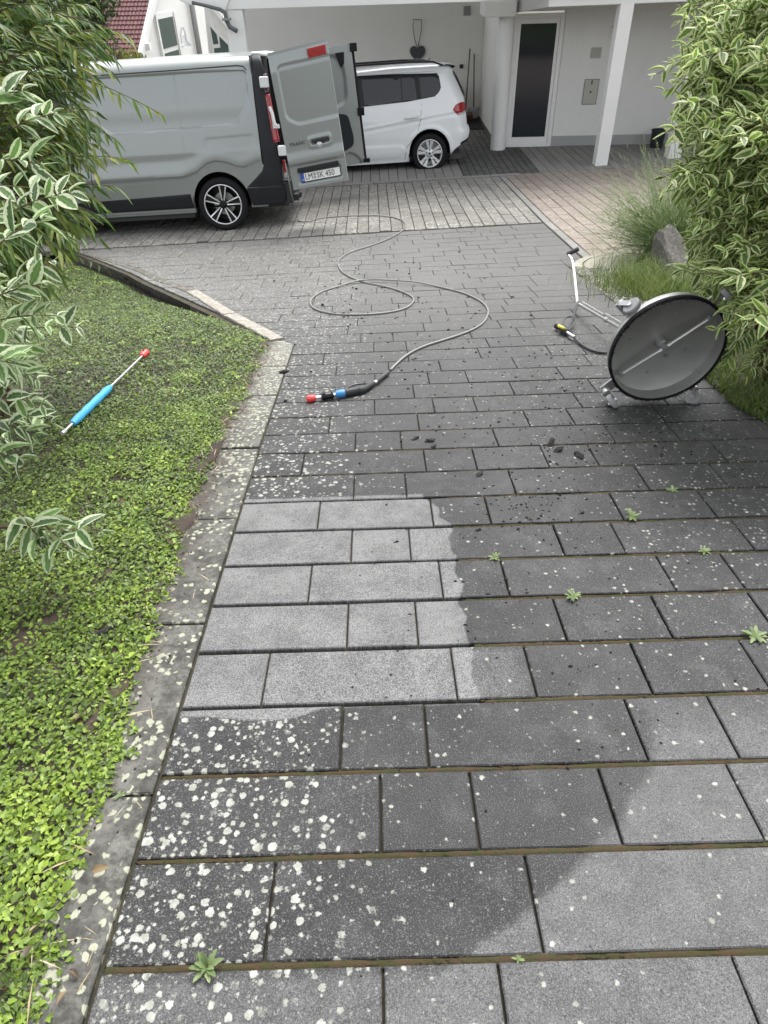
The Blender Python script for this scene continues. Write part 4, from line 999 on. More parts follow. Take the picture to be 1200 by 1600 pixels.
# ================================================================== BUILDINGS
FZ = -1.66
gar = empty('carport_garage', (0, 0, 0), 'white open carport with grey shaded walls behind the parked cars', 'garage')
def bxo(name, a, b, mat, parent, bev=.006):
    mb = MB(); mb.box2(a, b); return mb.obj(name, mat, parent, bevel=bev)
bxo('back_wall', (-3.0, 17.8, FZ-.1), (2.62, 18.0, .8), M['wall_shade'], gar)
bxo('beam', (-2.16, 12.72, .748), (2.30, 12.98, 1.35), M['wall'], gar)
bxo('pilaster', (-2.155, 12.735, -1.9), (-1.885, 12.975, .747), M['wall'], gar)
bxo('roof', (-2.6, 12.7, 2.1), (7.2, 18.0, 2.25), M['pipe_dark'], gar)  # unseen roof, raised well clear of the beam to let light in
# block above the round column
mb = MB(); mb.prism([(1.99, 14.30, .43), (2.52, 14.30, .43), (2.60, 14.66, .43), (2.60, 15.0, .43), (1.99, 15.0, .43)], (0, 0, .93)); mb.obj('lintel_block', M['wall'], gar, bevel=.02)
bxo('right_side_wall', (2.47, 15.9, FZ-.05), (2.60, 17.79, .8), M['wall_shade'], gar)
mb = MB(); mb.lathe([(.145, 0), (.142, .05), (.137, 2.12)], (2.42, 14.58, FZ-.02), (0, 0, 1), 40); mb.obj('round_column', M['wall'], gar, True, angle=50)
# glazed side panels between column and back wall
gp = empty('glazed_side_door', (2.5, 15.3, FZ), 'narrow white framed glass door set edgewise beside the round column', 'door')
def ch(o, p):
    o.parent = p; o.matrix_parent_inverse = p.matrix_world.inverted() if False else Matrix.Translation(-Vector(p.location)); return o
ch(bxo('pane', (2.495, 14.86, FZ+.12), (2.505, 15.8, FZ+2.0), M['win_glass'], None, 0), gp)
for a, b in (((2.47, 14.78, FZ), (2.53, 14.86, FZ+2.1)), ((2.47, 15.8, FZ), (2.53, 15.9, FZ+2.1)), ((2.47, 14.86, FZ), (2.53, 15.8, FZ+.12)), ((2.47, 14.86, FZ+2.0), (2.53, 15.8, FZ+2.1))): ch(bxo('frame', a, b, M['white_wood'], None, .004), gp)
# main wall, turned three degrees
wy_ = math.radians(-3); WX = np.array([math.cos(wy_), math.sin(wy_), 0]); WN = np.array([-WX[1], WX[0], 0]); W0 = np.array([2.607, 14.72, FZ])
def wl(x, y, z): return W0+WX*x+WN*y+np.array([0, 0, z])
hs_ = empty('house', M=frameM(W0, WX, WN, np.array([0, 0, 1.])), label='white rendered house wall with grey plinth to the right of the glass door', cat='house')
bxo('wall', (.86, 0, -.05), (4.6, .25, 3.0), M['wall'], hs_)
bxo('wall', (-.06, .004, 2.13), (.858, .25, 3.0), M['wall'], hs_)
bxo('plinth', (.862, -.012, -.05), (4.6, -.001, .175), M['base_grey'], hs_, .003)
mb = MB(); mb.box2((4.3, -2.2, -.1), (4.5, -.02, 3.0)); mb.obj('return_wall', M['wall_shade'], hs_)
dr = empty('glass_door', M=frameM(W0, WX, WN, np.array([0, 0, 1.])), label='tall dark glass door in a white frame between column and grey plinth', cat='door')
for nm, a, b, m_k in (('frame', (-.04, -.03, 0), (.035, .05, 2.10), 'white_wood'), ('frame', (.775, -.03, 0), (.85, .05, 2.10), 'white_wood'), ('frame', (.036, -.03, 2.03), (.774, .05, 2.10), 'white_wood'), ('threshold', (.036, -.035, 0), (.774, .05, .06), 'white_wood'),
    ('sash', (.038, -.015, .062), (.09, .04, 2.028), 'white_wood'), ('sash', (.72, -.015, .062), (.772, .04, 2.028), 'white_wood'), ('sash', (.091, -.015, .062), (.719, .04, .165), 'white_wood'), ('sash', (.091, -.015, 1.955), (.719, .04, 2.028), 'white_wood'), ('pane', (.091, .008, .166), (.719, .02, 1.954), 'door_glass')):
    bxo(nm, a, b, M[m_k], dr, .004 if nm != 'pane' else 0)
# room behind is dark; interior column and cupboard silhouettes seen through the pane are left to reflection
mbx = empty('meter_box', M=frameM(wl(1.34, 0, .69), WX, WN, np.array([0, 0, 1.])), label='beige metal meter flap set in the white wall beside the post', cat='meter box')
bxo('frame', (0, -.012, 0), (.27, -.002, .41), M['pipe_grey'], mbx, .003); bxo('flap', (.012, -.02, .012), (.258, -.0125, .398), M['meter'], mbx, .003)
bxo('slot', (.125, -.024, .325), (.145, -.0205, .39), M['ink'], mbx, 0); bxo('lock', (.12, -.026, .19), (.15, -.0205, .22), M['ink'], mbx, .003)
vn = empty('wall_vent', M=frameM(wl(1.38, 0, 1.42), WX, WN, np.array([0, 0, 1.])), label='small beige slatted vent cover high on the white wall', cat='vent')
bxo('frame', (0, -.02, 0), (.18, -.001, .165), M['meter'], vn, .004)
for k in range(4): bxo('slat', (.02, -.032, .02+k*.034), (.16, -.0205, .042+k*.034), M['meter'], vn, .003)
pn = empty('wall_panel', M=frameM(wl(1.66, 0, 1.70), WX, WN, np.array([0, 0, 1.])), label='flat white rectangular box on the wall half behind the post', cat='box')
bxo('cover', (0, -.03, 0), (.17, -.001, .17), M['wall'], pn, .006); bxo('clip', (.03, -.034, .172), (.13, -.002, .19), M['pipe_grey'], pn, .002)
cn = empty('door_canopy', (0, 0, 0), 'white canopy edge running from the door to the leaning post', 'canopy')
mb = MB(); mb.prism([(2.585, 14.66, .47), (2.76, 12.9, .655), (7.2, 12.9, .70), (7.2, 14.60, .70), (3.5, 14.62, .6)], (0, 0, .06)); mb.obj('soffit', M['wall_shade'], cn)
mb = MB(); mb.prism([(2.75, 12.86, .645), (7.2, 12.86, .675), (7.2, 12.86, 1.0), (2.75, 12.86, 1.0)], (0, .05, 0)); mb.prism([(2.75, 12.87, .645), (2.57, 14.66, .46), (2.57, 14.66, .8), (2.75, 12.87, 1.0)], (.05, 0.02, 0)); mb.obj('fascia', M['wall'], cn, bevel=.008)
mb = MB(); mb.tube([(1.7, 12.70, .84), (2.3, 12.72, .80), (2.66, 12.80, .86), (7.2, 12.80, .90)], .05, 10); mb.obj('gutter', M['pipe_dark'], cn, True)
ps = empty('canopy_post', (3.95, 12.93, -1.62), 'square white post holding the canopy, standing alone on the paving', 'post')
mb = MB(); mb.box2((-.105, -.105, 0), (.105, .105, 2.29)); mb.obj('shaft', M['white_wood'] if False else M['wall'], ps, bevel=.008)
mb = MB(); mb.box2((-.09, -.09, -.03), (.09, .09, .02)); mb.obj('foot', M['pipe_grey'], ps)
p2 = empty('canopy_post', (5.30, 13.2, -1.62), 'second white post half hidden behind the right hand shrub', 'post')
mb = MB(); mb.box2((-.11, -.11, 0), (.11, .11, 2.3)); mb.obj('shaft', M['wall'], p2, bevel=.008)
bn = empty('storage_tub', (5.35, 14.2, FZ), 'small black tub standing against the grey plinth', 'tub')
mb = MB(); mb.lathe([(0, .01), (.11, .01), (.13, .30), (.14, .30), (.14, .32), (.12, .32), (.105, .03), (0, .03)], (0, 0, 0), (0, 0, 1), 20); mb.obj('body', M['dark_plastic'], bn, True, angle=40)
# things in the garage
ht = empty('hanging_heart', (1.05, 17.77, -.42), 'dark slate heart hanging on a rope loop on the garage wall', 'decoration')
pts = []
for k in range(28):
    t = 2*math.pi*k/28; pts.append((.0105*16*math.sin(t)**3, 0, .0115*(13*math.cos(t)-5*math.cos(2*t)-2*math.cos(3*t)-math.cos(4*t))-.0))
mb = MB(); mb.prism([(x, -.03, z) for x, _, z in pts], (0, .04, 0)); mb.obj('heart', M['dark_heart'], ht, bevel=.006)
mb = MB(); mb.tube([(.0, -.02, .08), (-.07, -.02, .28), (-.10, -.02, .48), (-.09, -.02, .60), (.08, -.02, .60), (.08, -.02, .42), (.03, -.02, .2), (.0, -.02, .08)], .010, 6); mb.obj('rope', M['rope'], ht, True)
o = bxo('outlet', (1.98, 17.76, -.72), (2.06, 17.80, -.65), M['ink'], None, .004); tag(o, 'small black socket on the garage wall above the car tail', 'socket')
o = bxo('air_vent', (2.02, 17.765, .22), (2.16, 17.80, .38), M['pipe_grey'], None, .004); tag(o, 'grey square vent at the top right of the garage wall', 'vent')
fl = empty('floor_mat', (2.2, 17.0, float(G(2.2, 17.0)))); tag(fl, 'dark door mat on the garage floor beside the round column', 'mat'); mb = MB(); mb.box2((-.55, -.65, .0), (.2, .7, .018)); mb.obj('mat', M['rubber_black'], fl, bevel=.005)
def broom(x, y, lx, ly, h, label, kind):
    b = empty(kind, (x, y, FZ), label, 'broom' if kind == 'broom' else 'shovel')
    mb = MB(); mb.tube([(0, 0, .12), (lx, ly, h)], .014, 8); mb.obj('handle', M['brown_wood'], b, True)
    if kind == 'broom':
        mb = MB(); mb.box2((-.16, -.03, .10), (.16, .03, .15)); mb.obj('head', M['brown_wood'], b, bevel=.006)
        mb = MB()
        for k in range(26):
            px = -.155+.31*k/25
            for yy in (-.02, .005, .02): mb.tube([(px, yy, .10), (px*1.15+random.uniform(-.01, .01), yy*1.5, 0)], .004, 4)
        mb.obj('bristles', M['bristle'], b)
    else:
        mb = MB(); V = []
        for i in range(7):
            for j in range(7):
                a = (i/6-.5)*2; t = j/6; V.append((a*.12*(1-.25*t*t), -.03*(1-a*a)-.01, .24-.24*t))
        mb.grid(V, 7, 7); o = mb.obj('blade', M['dull_steel'], b, True); so_ = o.modifiers.new('solid', 'SOLIDIFY'); so_.thickness = .004
broom(2.10, 17.35, .08, .35, 1.30, 'brown broom leaning on the garage wall beside the car tail', 'broom')
broom(2.30, 17.45, -.02, .28, 1.20, 'garden shovel leaning next to the broom by the glazed side door', 'garden_shovel')
bx_ = empty('storage_box', (1.88, 17.4, FZ)); tag(bx_, 'dark upright bin between the car tail and the broom', 'bin'); mb = MB(); mb.box2((-.12, -.12, 0), (.12, .12, .62)); mb.box2((-.13, -.13, .62), (.13, .13, .66)); mb.obj('body', M['dark_plastic'], bx_, bevel=.02)
# roof edge and dark gutter pipe at the left pilaster
mb = MB(); P_ = [Pyy(*p, 12.68) for p in [(352, 17), (318, 9), (298, 8), (278, 0), (262, -25), (366, -25)]]; mb.prism([tuple(p) for p in P_], (0, .9, 0)); mb.obj('eave', M['wall'], gar, bevel=.01)
gpz = empty('downpipe', (0, 0, 0), 'dark grey gutter pipe bending down beside the white pilaster', 'pipe')
mb = MB(); mb.tube([tuple(Pyy(*p, 12.62)) for p in [(300, 4), (322, 9), (344, 15), (352, 20), (354, 32), (359, 42), (366, 46), (371, 49)]], [.022, .022, .026, .030, .032, .032, .032, .032], 10); mb.obj('pipe', M['pipe_dark'], gpz, True)
bxo('pipe_clip', tuple(Pyy(354, 30, 12.62)-np.array([.06, .06, .015])), tuple(Pyy(354, 30, 12.62)+np.array([.06, .06, .015])), M['pipe_grey'], gpz, .004)

# ---- the neighbouring house with red roof
th = math.radians(12); A0 = np.array([-5.61, 20., -.41]); RD = np.array([math.sin(th)*.78, math.cos(th)*.78, .626]); ED = np.array([-math.cos(th), math.sin(th), 0]); GD = np.array([math.sin(th), math.cos(th), 0])
rh = empty('neighbour_house', tuple(A0), 'white neighbouring house with a red tiled roof beyond the van', 'house')
def loc(p): return tuple(np.asarray(p)-A0)
mb = MB(); Nr = unit(np.cross(ED, RD)); Nr = Nr if Nr[2] > 0 else -Nr
nt_, ncol = 30, 52
cols_t = []
for r in range(nt_):        # rows of pantiles, each a wavy strip with a raised lower lip
    for c in range(ncol):
        V = []
        for i in range(5):
            e = (c+i/4)*.10-.12; h = .020*math.sin(math.pi*2*i/4*.5+.2)
            for k, dz in ((0, .02), (1, .0)):
                V.append(loc(A0+ED*e+RD*((r+k*1.06)*.135-.1)+Nr*(h+dz)))
        cols_t.append(V)
near_t = []
for k, V in enumerate(cols_t):
    m1 = MB() if k < 0 else mb; m1.grid(V, 5, 2)
    lip = [V[2*i] for i in range(5)]; m1.grid([q for p in lip for q in (p, tuple(np.array(p)-Nr*.03))], 5, 2)
o = mb.obj('roof_tiles', M['terracotta'], rh); o['kind'] = 'stuff'
mb = MB(); mb.prism([loc(A0-ED*.05-RD*.12+Nr*.05), loc(A0-ED*.05+RD*4+Nr*.05), loc(A0-ED*.05+RD*4-Nr*.10), loc(A0-ED*.05-RD*.12-Nr*.10)], tuple(-ED*.10)); mb.obj('bargeboard', M['white_wood'], rh)
mb = MB(); mb.prism([loc(A0-RD*.12+np.array([0, 0, -.02])), loc(A0-RD*.12+ED*5.5+np.array([0, 0, -.02])), loc(A0-RD*.12+ED*5.5+np.array([0, 0, -.10])), loc(A0-RD*.12+np.array([0, 0, -.10]))], tuple(GD*.06)); mb.obj('eave_board', M['white_wood'], rh)
mb = MB(); w0 = A0+GD*.05-ED*.0
mb.prism([loc(w0+GD*.05+np.array([0, 0, -3.])), loc(w0+GD*5.2+np.array([0, 0, -3.])), loc(w0+GD*5.2+np.array([0, 0, 3.6])), loc(w0+GD*.05+np.array([0, 0, -.12]))], tuple(ED*.2)); 
mb.prism([loc(w0+ED*.2+GD*.1+np.array([0, 0, -3.])), loc(w0+ED*5.5+GD*.1+np.array([0, 0, -3.])), loc(w0+ED*5.5+GD*.1+np.array([0, 0, -.15])), loc(w0+ED*.2+GD*.1+np.array([0, 0, -.15]))], tuple(GD*.2)); mb.obj('wall', M['wall'], rh)
for t in (.25, 1.6): 
    p = A0+GD*t-ED*.12+np.array([0, 0, -.16+t*.8]); mb = MB(); mb.box(loc(p), (.20, .20, .14)); mb.obj('purlin_end', M['white_wood'], rh)
wn = bpy.data.objects.new('window', None); COL.objects.link(wn); wn.parent = rh
def gq(t0, t1, z0, z1, off, th_, name, mat, par):
    mb = MB(); o_ = w0-ED*off; mb.prism([loc(o_+GD*t0+np.array([0, 0, z0])), loc(o_+GD*t1+np.array([0, 0, z0])), loc(o_+GD*t1+np.array([0, 0, z1])), loc(o_+GD*t0+np.array([0, 0, z1]))], tuple(-ED*th_)); return mb.obj(name, mat, par)
mb = MB(); o_ = w0-ED*.01
gq(1.10, 2.30, -1.4, .62, .002, .03, 'frame', M['white_wood'], wn)
gq(1.25, 2.14, -.12, .50, .034, .01, 'pane', M['win_glass'], wn); gq(1.25, 2.14, -1.3, -.22, .034, .01, 'pane', M['win_glass'], wn)
gq(1.12, 1.2, -1.4, .60, .05, .02, 'frame', M['white_wood'], wn); gq(2.2, 2.28, -1.4, .60, .05, .02, 'frame', M['white_wood'], wn)
mb = MB(); mb.tube([loc(p) for p in (w0-ED*.1+GD*3.35+np.array([0, 0, 2.5]), w0-ED*.1+GD*3.35+np.array([0, 0, -2.5]))], .075, 10); mb.obj('downpipe', M['pipe_grey'], rh, True)
# gable block with the sloping window, farther right
g2 = empty('gable_wing', (-4.2, 22, -2), 'white gable wing with a slanting green tinted window left of the garage', 'house')
def l2(p, dy=0): q = Pyy(p[0], p[1], 22.); return (q[0]+4.2, q[1]-22+dy, q[2]+2)
mb = MB(); mb.prism([l2((319, 14)), l2((331, 130)), l2((395, 130)), l2((395, 90)), l2((352, 14)), l2((345, -12)), l2((316, -12))], (0, .25, 0)); mb.obj('wall', M['wall'], g2)
mb = MB(); mb.prism([l2((325, 4), -.05), l2((372, 62), -.05), l2((372, 54), -.05), l2((328, -4), -.05)], (0, -.12, 0)); mb.obj('bargeboard', M['white_wood'], g2)
wn = bpy.data.objects.new('window', None); COL.objects.link(wn); wn.parent = g2
mb = MB(); mb.prism([l2((327, 34), -.03), l2((337, 120), -.03), l2((378, 120), -.03), l2((372, 76), -.03), l2((364, 70), -.03)], (0, -.02, 0)); mb.obj('frame', M['white_wood'], wn)
for poly in ([(329, 41), (334, 69), (342, 68), (339, 53)], [(335, 75), (338, 112), (347, 112), (345, 74)], [(343, 56), (349, 112), (361, 112), (357, 70)], [(360, 74), (364, 112), (371, 112), (366, 80)]):
    mb = MB(); mb.prism([l2(p, -.055) for p in poly], (0, -.01, 0)); mb.obj('pane', M['win_glass'], wn)
# lantern behind the van
ln = empty('garden_lamp', (-2.91, 13.0, -1.75), 'white bell shaped lantern hanging from a curved post behind the van', 'lamp')
def l3(p): q = Pyy(p[0], p[1], 13.); return (q[0]+2.91, q[1]-13., q[2]+1.75)
b3 = l3((288, 92)); mb = MB(); mb.tube([(b3[0], 0, 0), b3], .02, 8); mb.tube([l3((285, 74)), l3((282, 54)), l3((283, 44)), l3((286, 43)), l3((289, 52)), l3((290, 58))], .012, 8); mb.obj('post', M['white_wood'], ln, True)
q = l3((290, 66)); mb = MB(); mb.lathe([(.0, .11), (.025, .10), (.03, .02), (.045, 0), (.085, -.03), (.09, -.045), (.0, -.04)], q, (0, 0, 1), 20); mb.obj('shade', M['white_wood'], ln, True, angle=45)

# ================================================================== HOSE, GUNS, LANCE, CLEANER
def smooth_path(P, n=8):
    P = [np.asarray(p, float) for p in P]; out = []
    for i in range(len(P)-1):
        p0, p1, p2, p3 = P[max(i-1, 0)], P[i], P[i+1], P[min(i+2, len(P)-1)]
        for k in range(n):
            t = k/n; out.append(.5*((2*p1)+(-p0+p2)*t+(2*p0-5*p1+4*p2-p3)*t*t+(-p0+3*p1-3*p2+p3)*t**3))
    out.append(P[-1]); return out
HR = .0075
hp = [(470, 346), (485, 345), (500, 341), (530, 338), (560, 337), (590, 337), (615, 340), (630, 346), (633, 355), (622, 365), (600, 376), (575, 385), (550, 393), (534, 402), (528, 412), (534, 424), (548, 433), (566, 440), (590, 445), (615, 451), (634, 458), (645, 465), (645, 472), (636, 480), (618, 486), (590, 490), (560, 491.5), (530, 491), (505, 487), (490, 481), (485, 473), (490, 464), (505, 455), (530, 447), (556, 441.5), (580, 439), (610, 440), (650, 443), (690, 449), (725, 458), (750, 470), (761, 481), (762, 492), (755, 504), (738, 515), (715, 524), (690, 532), (665, 540), (645, 549), (630, 559), (618, 570), (610, 578)]
hg = [Pg(*p, off=HR+.002) for p in hp]
for k in range(34, 38): hg[k] = hg[k]+np.array([0, 0, .014])
vb = np.array([-1.10, 9.50, -.70]); start = [vb+np.array([-.02, .12, .02]), vb, vb+np.array([.03, -.03, -.28]), Pg(462, 328, .14)+np.array([0, 0, 0]), Pg(466, 341, .03)]
hs2 = empty('pressure_hose', tuple(hg[20]), 'long grey pressure washer hose looping from the van across the drive', 'hose')
pth = smooth_path(start+hg, 7); mb = MB(); mb.tube([p-hg[20] for p in pth], HR, 8); mb.obj('hose_line', M['hose'], hs2, True)
# spray gun at the end of the hose
g0, g1, g2_, gA, gB = Pg(606, 582, .018), Pg(588, 596, .022), Pg(568, 608, .024), Pg(540, 614, .026), Pg(490, 622, .022)
gun = empty('spray_gun', tuple(gA), 'spray gun with red nozzle and blue collar lying at the hose end', 'spray gun')
def rel(p, o): return tuple(np.asarray(p)-np.asarray(o))
def tb(par, org, name, pts, r, mat, n=12): mb = MB(); mb.tube([rel(p, org) for p in pts], r, n); return mb.obj(name, M[mat], par, True, angle=40)
d1 = unit(gB-gA); L1 = np.linalg.norm(gB-gA); up = np.array([0, 0, 1.])
tb(gun, gA, 'hose_sleeve', smooth_path([g0, g0+(g1-g0)*.5, g1], 5), [.015]*4+[.013]*4+[.015]*3, 'hose_black')
tb(gun, gA, 'swivel', [g1, g1+(g2_-g1)*.35], .012, 'steel'); tb(gun, gA, 'handle', smooth_path([g1+(g2_-g1)*.2, g2_+(g2_-g1)*.05, gA+(g2_-gA)*.7], 5), [.013, .015, .017, .018, .019, .020, .021, .022, .022, .021, .02], 'dark_plastic')
tb(gun, gA, 'gun_body', [gA+(g2_-gA)*1.0, gA+(g2_-gA)*.5, gA, gA+d1*.01], [.017, .023, .022, .018], 'dark_plastic')
tb(gun, gA, 'blue_collar', [gA+d1*.006, gA+d1*.02, gA+d1*.045, gA+d1*.06], [.021, .023, .021, .015], 'blue_plastic')
tb(gun, gA, 'pipe', [gA+d1*.06, gA+d1*.075], .010, 'chrome'); tb(gun, gA, 'coupling', [gA+d1*.070, gA+d1*.08, gA+d1*.085, gA+d1*.115, gA+d1*.12, gA+d1*.14], [.015, .024, .019, .020, .025, .015], 'black_gloss')
tb(gun, gA, 'nozzle_pipe', [gA+d1*.14, gA+d1*.175], .009, 'chrome'); tb(gun, gA, 'nozzle', [gA+d1*.17, gA+d1*.18, gA+d1*.21, gA+d1*.222], [.013, .019, .021, .014], 'red_plastic')
sd_ = unit(np.cross(d1, up)); side_ = sd_ if sd_[1] > 0 else -sd_
tb(gun, gA, 'trigger_guard', smooth_path([gA+d1*.005+side_*.015, gA+side_*.055-d1*.03, g2_+side_*.065+d1*.02, g2_+side_*.05-d1*.06, g1+(g2_-g1)*.4+side_*.01], 5), .006, 'hose_black', 8)
tb(gun, gA, 'trigger', smooth_path([gA+side_*.015-d1*.02, gA+side_*.035-d1*.05, g2_+side_*.03-d1*.03], 4), .007, 'black_plastic', 8)
# lance on the ground cover
la, lb = Pg(98, 677, .06, Gl), Pg(228, 551, .05, Gl); dl_ = unit(lb-la); LL = np.linalg.norm(lb-la)
lance = empty('spray_lance', tuple(la), 'spray lance with light blue grip and red tip lying on the ground cover', 'lance')
tb(lance, la, 'tube', [la, lb-dl_*.05], .0075, 'steel'); tb(lance, la, 'connector', [la-dl_*.005, la+dl_*.03], .010, 'chrome')
gp_ = [la+dl_*LL*t for t in np.linspace(.09, .50, 13)]
tb(lance, la, 'grip', gp_, [.014, .021, .022, .019, .022, .0215, .019, .022, .0215, .019, .021, .020, .013], 'blue_grip')
tb(lance, la, 'tip', [lb-dl_*.08, lb-dl_*.07, lb-dl_*.04, lb-dl_*.035, lb-dl_*.005, lb], [.014, .021, .023, .027, .027, .018], 'red_plastic', 14)
for k in range(4):
    a = k*math.pi/2; mb = MB(); q = lb-dl_*.03+unit(np.cross(dl_, up))*.024*math.cos(a)+np.cross(unit(np.cross(dl_, up)), dl_)*.024*math.sin(a); mb.box(rel(q, la), (.012, .012, .012)); mb.obj('tip_slot', M['black_plastic'], lance)

# ---- surface cleaner tipped on its rim
zc = 3.62; C0 = CAM+ray(1043, 549)*zc
Vw = unit(CAM-C0)
right = W@np.array([1, 0, 0.]); upc = W@np.array([0, -1., 0]); ang = math.radians(39)
# image plane directions orthogonal to the line of sight
r_ = unit(right-np.dot(right, Vw)*Vw); u_ = unit(np.cross(Vw, r_))
u_ = u_ if np.dot(u_, upc) > 0 else -u_
dn = math.radians(-52); NN = unit(Vw*math.cos(ang)+(r_*math.cos(dn)+u_*math.sin(dn))*math.sin(ang))
RR = 94.5/F*np.dot(C0-CAM, W@np.array([0, 0, 1.]))
# frame: ez = axis (opening), ex along the spray bar
maj = unit(np.cross(NN, np.cross(r_*math.cos(math.radians(33))+u_*math.sin(math.radians(33)), NN)))
ey_ = np.cross(NN, maj)
# set it so that the rim band just touches the paving
def low_pt(C): return min(float(q[2]-G(q[0], q[1])) for q in (C+(RR+.006)*(maj*math.cos(a)+ey_*math.sin(a))+NN*h for a in np.linspace(0, 6.28, 120) for h in (.012, -.03)))
for _ in range(30):
    C0 = C0-ray(1043, 549)*low_pt(C0)/ray(1043, 549)[2]*.8
RR = 94.5/F*np.dot(C0-CAM, W@np.array([0, 0, 1.])); 
for _ in range(30): C0 = C0-ray(1043, 549)*low_pt(C0)/ray(1043, 549)[2]*.8
print('cleaner', C0, RR, low_pt(C0))
sc_ = empty('surface_cleaner', M=frameM(C0, maj, ey_, NN), label='round stainless surface cleaner tipped on its rim with handle behind', cat='surface cleaner')
dep = .085; R1 = RR-.012
mb = MB(); mb.lathe([(0, -dep-.03), (.05, -dep-.03), (R1*.75, -dep-.012), (R1*.93, -dep), (R1, -dep*.72), (R1+.004, -dep*.4), (R1+.004, -.004), (R1-.003, 0), (R1-.006, -.006), (R1-.006, -dep*.45), (R1-.012, -dep*.8), (R1-.055, -dep+.002), (R1*.5, -dep-.016), (0, -dep-.024)], (0, 0, 0), (0, 0, 1), 96)
n_ = NT('brushed steel hood'); v_ = n_.tc('Object'); n_.set(Base_Color=n_.mix(n_.noise(5, v_, 5), (.33, .33, .32), (.48, .48, .46)), Metallic=.8, Roughness=n_.m('ADD', .34, n_.m('MULTIPLY', n_.noise(9, v_, 4), .25))); n_.bump(n_.noise(120, v_, 2), .08, .001); M['hood'] = n_.mat
mb.obj('hood', M['hood'], sc_, True, angle=40)
mb = MB(); mb.lathe([(R1+.005, -.022), (R1+.007, -.018), (R1+.008, .0), (R1+.005, .006), (R1-.003, .009), (R1-.006, .0), (R1-.003, -.002)], (0, 0, 0), (0, 0, 1), 96); mb.obj('rim_band', M['rubber_black'], sc_, True, angle=40)
mb = MB()
for k in range(420):
    a = 2*math.pi*k/420+random.uniform(-.004, .004); e = np.array([math.cos(a), math.sin(a), 0]); q = e*(R1+.004+random.uniform(-.004, .006)); t = np.array([-e[1], e[0], 0])*random.uniform(-.004, .004)
    mb.tube([q+[0, 0, .004], q+t+e*random.uniform(-.010, .003)+[0, 0, random.uniform(.011, .018)]], .0022, 3, caps=False)
o = mb.obj('brush_skirt', M['rubber_black'], sc_)
mb = MB(); mb.tube([(-R1*.84, 0, -.045), (-.03, 0, -.040)], .0075, 8); mb.tube([(.03, 0, -.040), (R1*.84, 0, -.045)], .0075, 8); mb.tube([(-.035, 0, -.04), (.035, 0, -.04)], .010, 8); mb.obj('spray_bar', M['chrome'], sc_, True, angle=40)
mb = MB(); mb.lathe([(0, -.025), (.016, -.026), (.017, -.06), (.026, -.062), (.028, -.112)], (0, 0, 0), (0, 0, 1), 20); mb.obj('rotor_hub', M['dull_steel'], sc_, True, angle=40)
for s_ in (-1, 1):
    mb = MB(); mb.lathe([(0, -.032), (.010, -.033), (.011, -.058)], (s_*R1*.84, 0, 0), (0, 0, 1), 12); mb.obj('nozzle', M['dull_steel'], sc_, True, angle=40)
mb = MB()
for k, (a, r) in enumerate(((.7, .55), (2.3, .6), (3.9, .62), (5.3, .55), (1.45, .9), (4.6, .35))):
    mb.lathe([(0, -dep+.0), (.006, -dep-.0), (.009, -dep-.012)], (R1*r*math.cos(a), R1*r*math.sin(a), 0), (0, 0, 1), 10)
for k in range(8):
    a = k*math.pi/4+.3; mb.lathe([(0, .008), (.005, .007), (.006, 0)], (math.cos(a)*(R1-.016), math.sin(a)*(R1-.016), -dep*.5), (-math.cos(a), -math.sin(a), 0), 8)
mb.obj('rivets', M['dull_steel'], sc_, True, angle=40)
# castors on the outer side of the hood
def castor(a, flip=1):
    e = np.array([math.cos(a), math.sin(a), 0]); t = np.array([-e[1], e[0], 0])
    cs = empty('castor', tuple(e*(R1+.0)+np.array([0, 0, -.05]))); cs.parent = sc_; z = np.array([0, 0, 1.])
    org = np.array([0, 0, 0.])
    mb = MB(); mb.prism([tuple(t*.022-z*.02), tuple(e*.06+t*.020-z*.024), tuple(e*.06-t*.020-z*.024), tuple(-t*.022-z*.02)], tuple(z*.008)); mb.tube([tuple(e*.052-z*.018), tuple(e*.052+z*.012)], .014, 12)
    hub = e*.052+t*.022*flip+z*.045
    for s_ in (-1, 1):
        q = (e*.75*0+unit(np.cross(t*flip+z*.2, z)))*.0
        mb.prism([tuple(e*.052+e*s_*.015+t*.012*flip+z*.0), tuple(e*.052+e*s_*.015-t*.014*flip+z*.0), tuple(hub+e*s_*.015-t*.010*flip), tuple(hub+e*s_*.015+t*.012*flip)], tuple(e*s_*.003))
    mb.obj('bracket', M['dull_steel'], cs, bevel=.0015); cs.scale = (1.35, 1.35, 1.35)
    mb = MB(); mb.lathe([(.006, -.011), (.028, -.011), (.032, -.007), (.032, .007), (.028, .011), (.006, .011)], tuple(hub), tuple(e), 24); mb.obj('castor_wheel', M['dull_steel'] if False else M['castor'], cs, True, angle=40)
    mb = MB(); mb.lathe([(0, -.018), (.007, -.018), (.007, .018), (0, .018)], tuple(hub), tuple(e), 10); mb.obj('axle', M['chrome'], cs, True, angle=40)
M['castor'] = simple('grey castor wheel', (.24, .24, .245), .5, 0, .1, 30)
def ang_of(px, py):  # rim angle closest to a picture direction from the centre
    best = None
    for a in np.linspace(0, 2*math.pi, 360):
        p = C0+RR*(maj*math.cos(a)+ey_*math.sin(a)); x, y, z = pix(p); d = math.atan2(y[0]-549, x[0]-1043); q = math.atan2(py-549, px-1043); e = abs((d-q+math.pi) % (2*math.pi)-math.pi)
        if best is None or e < best[0]: best = (e, a)
    return best[1]
castor(ang_of(1118, 486), 1); castor(ang_of(968, 608), 1); castor(ang_of(985, 492), -1); castor(ang_of(1088, 612), -1)
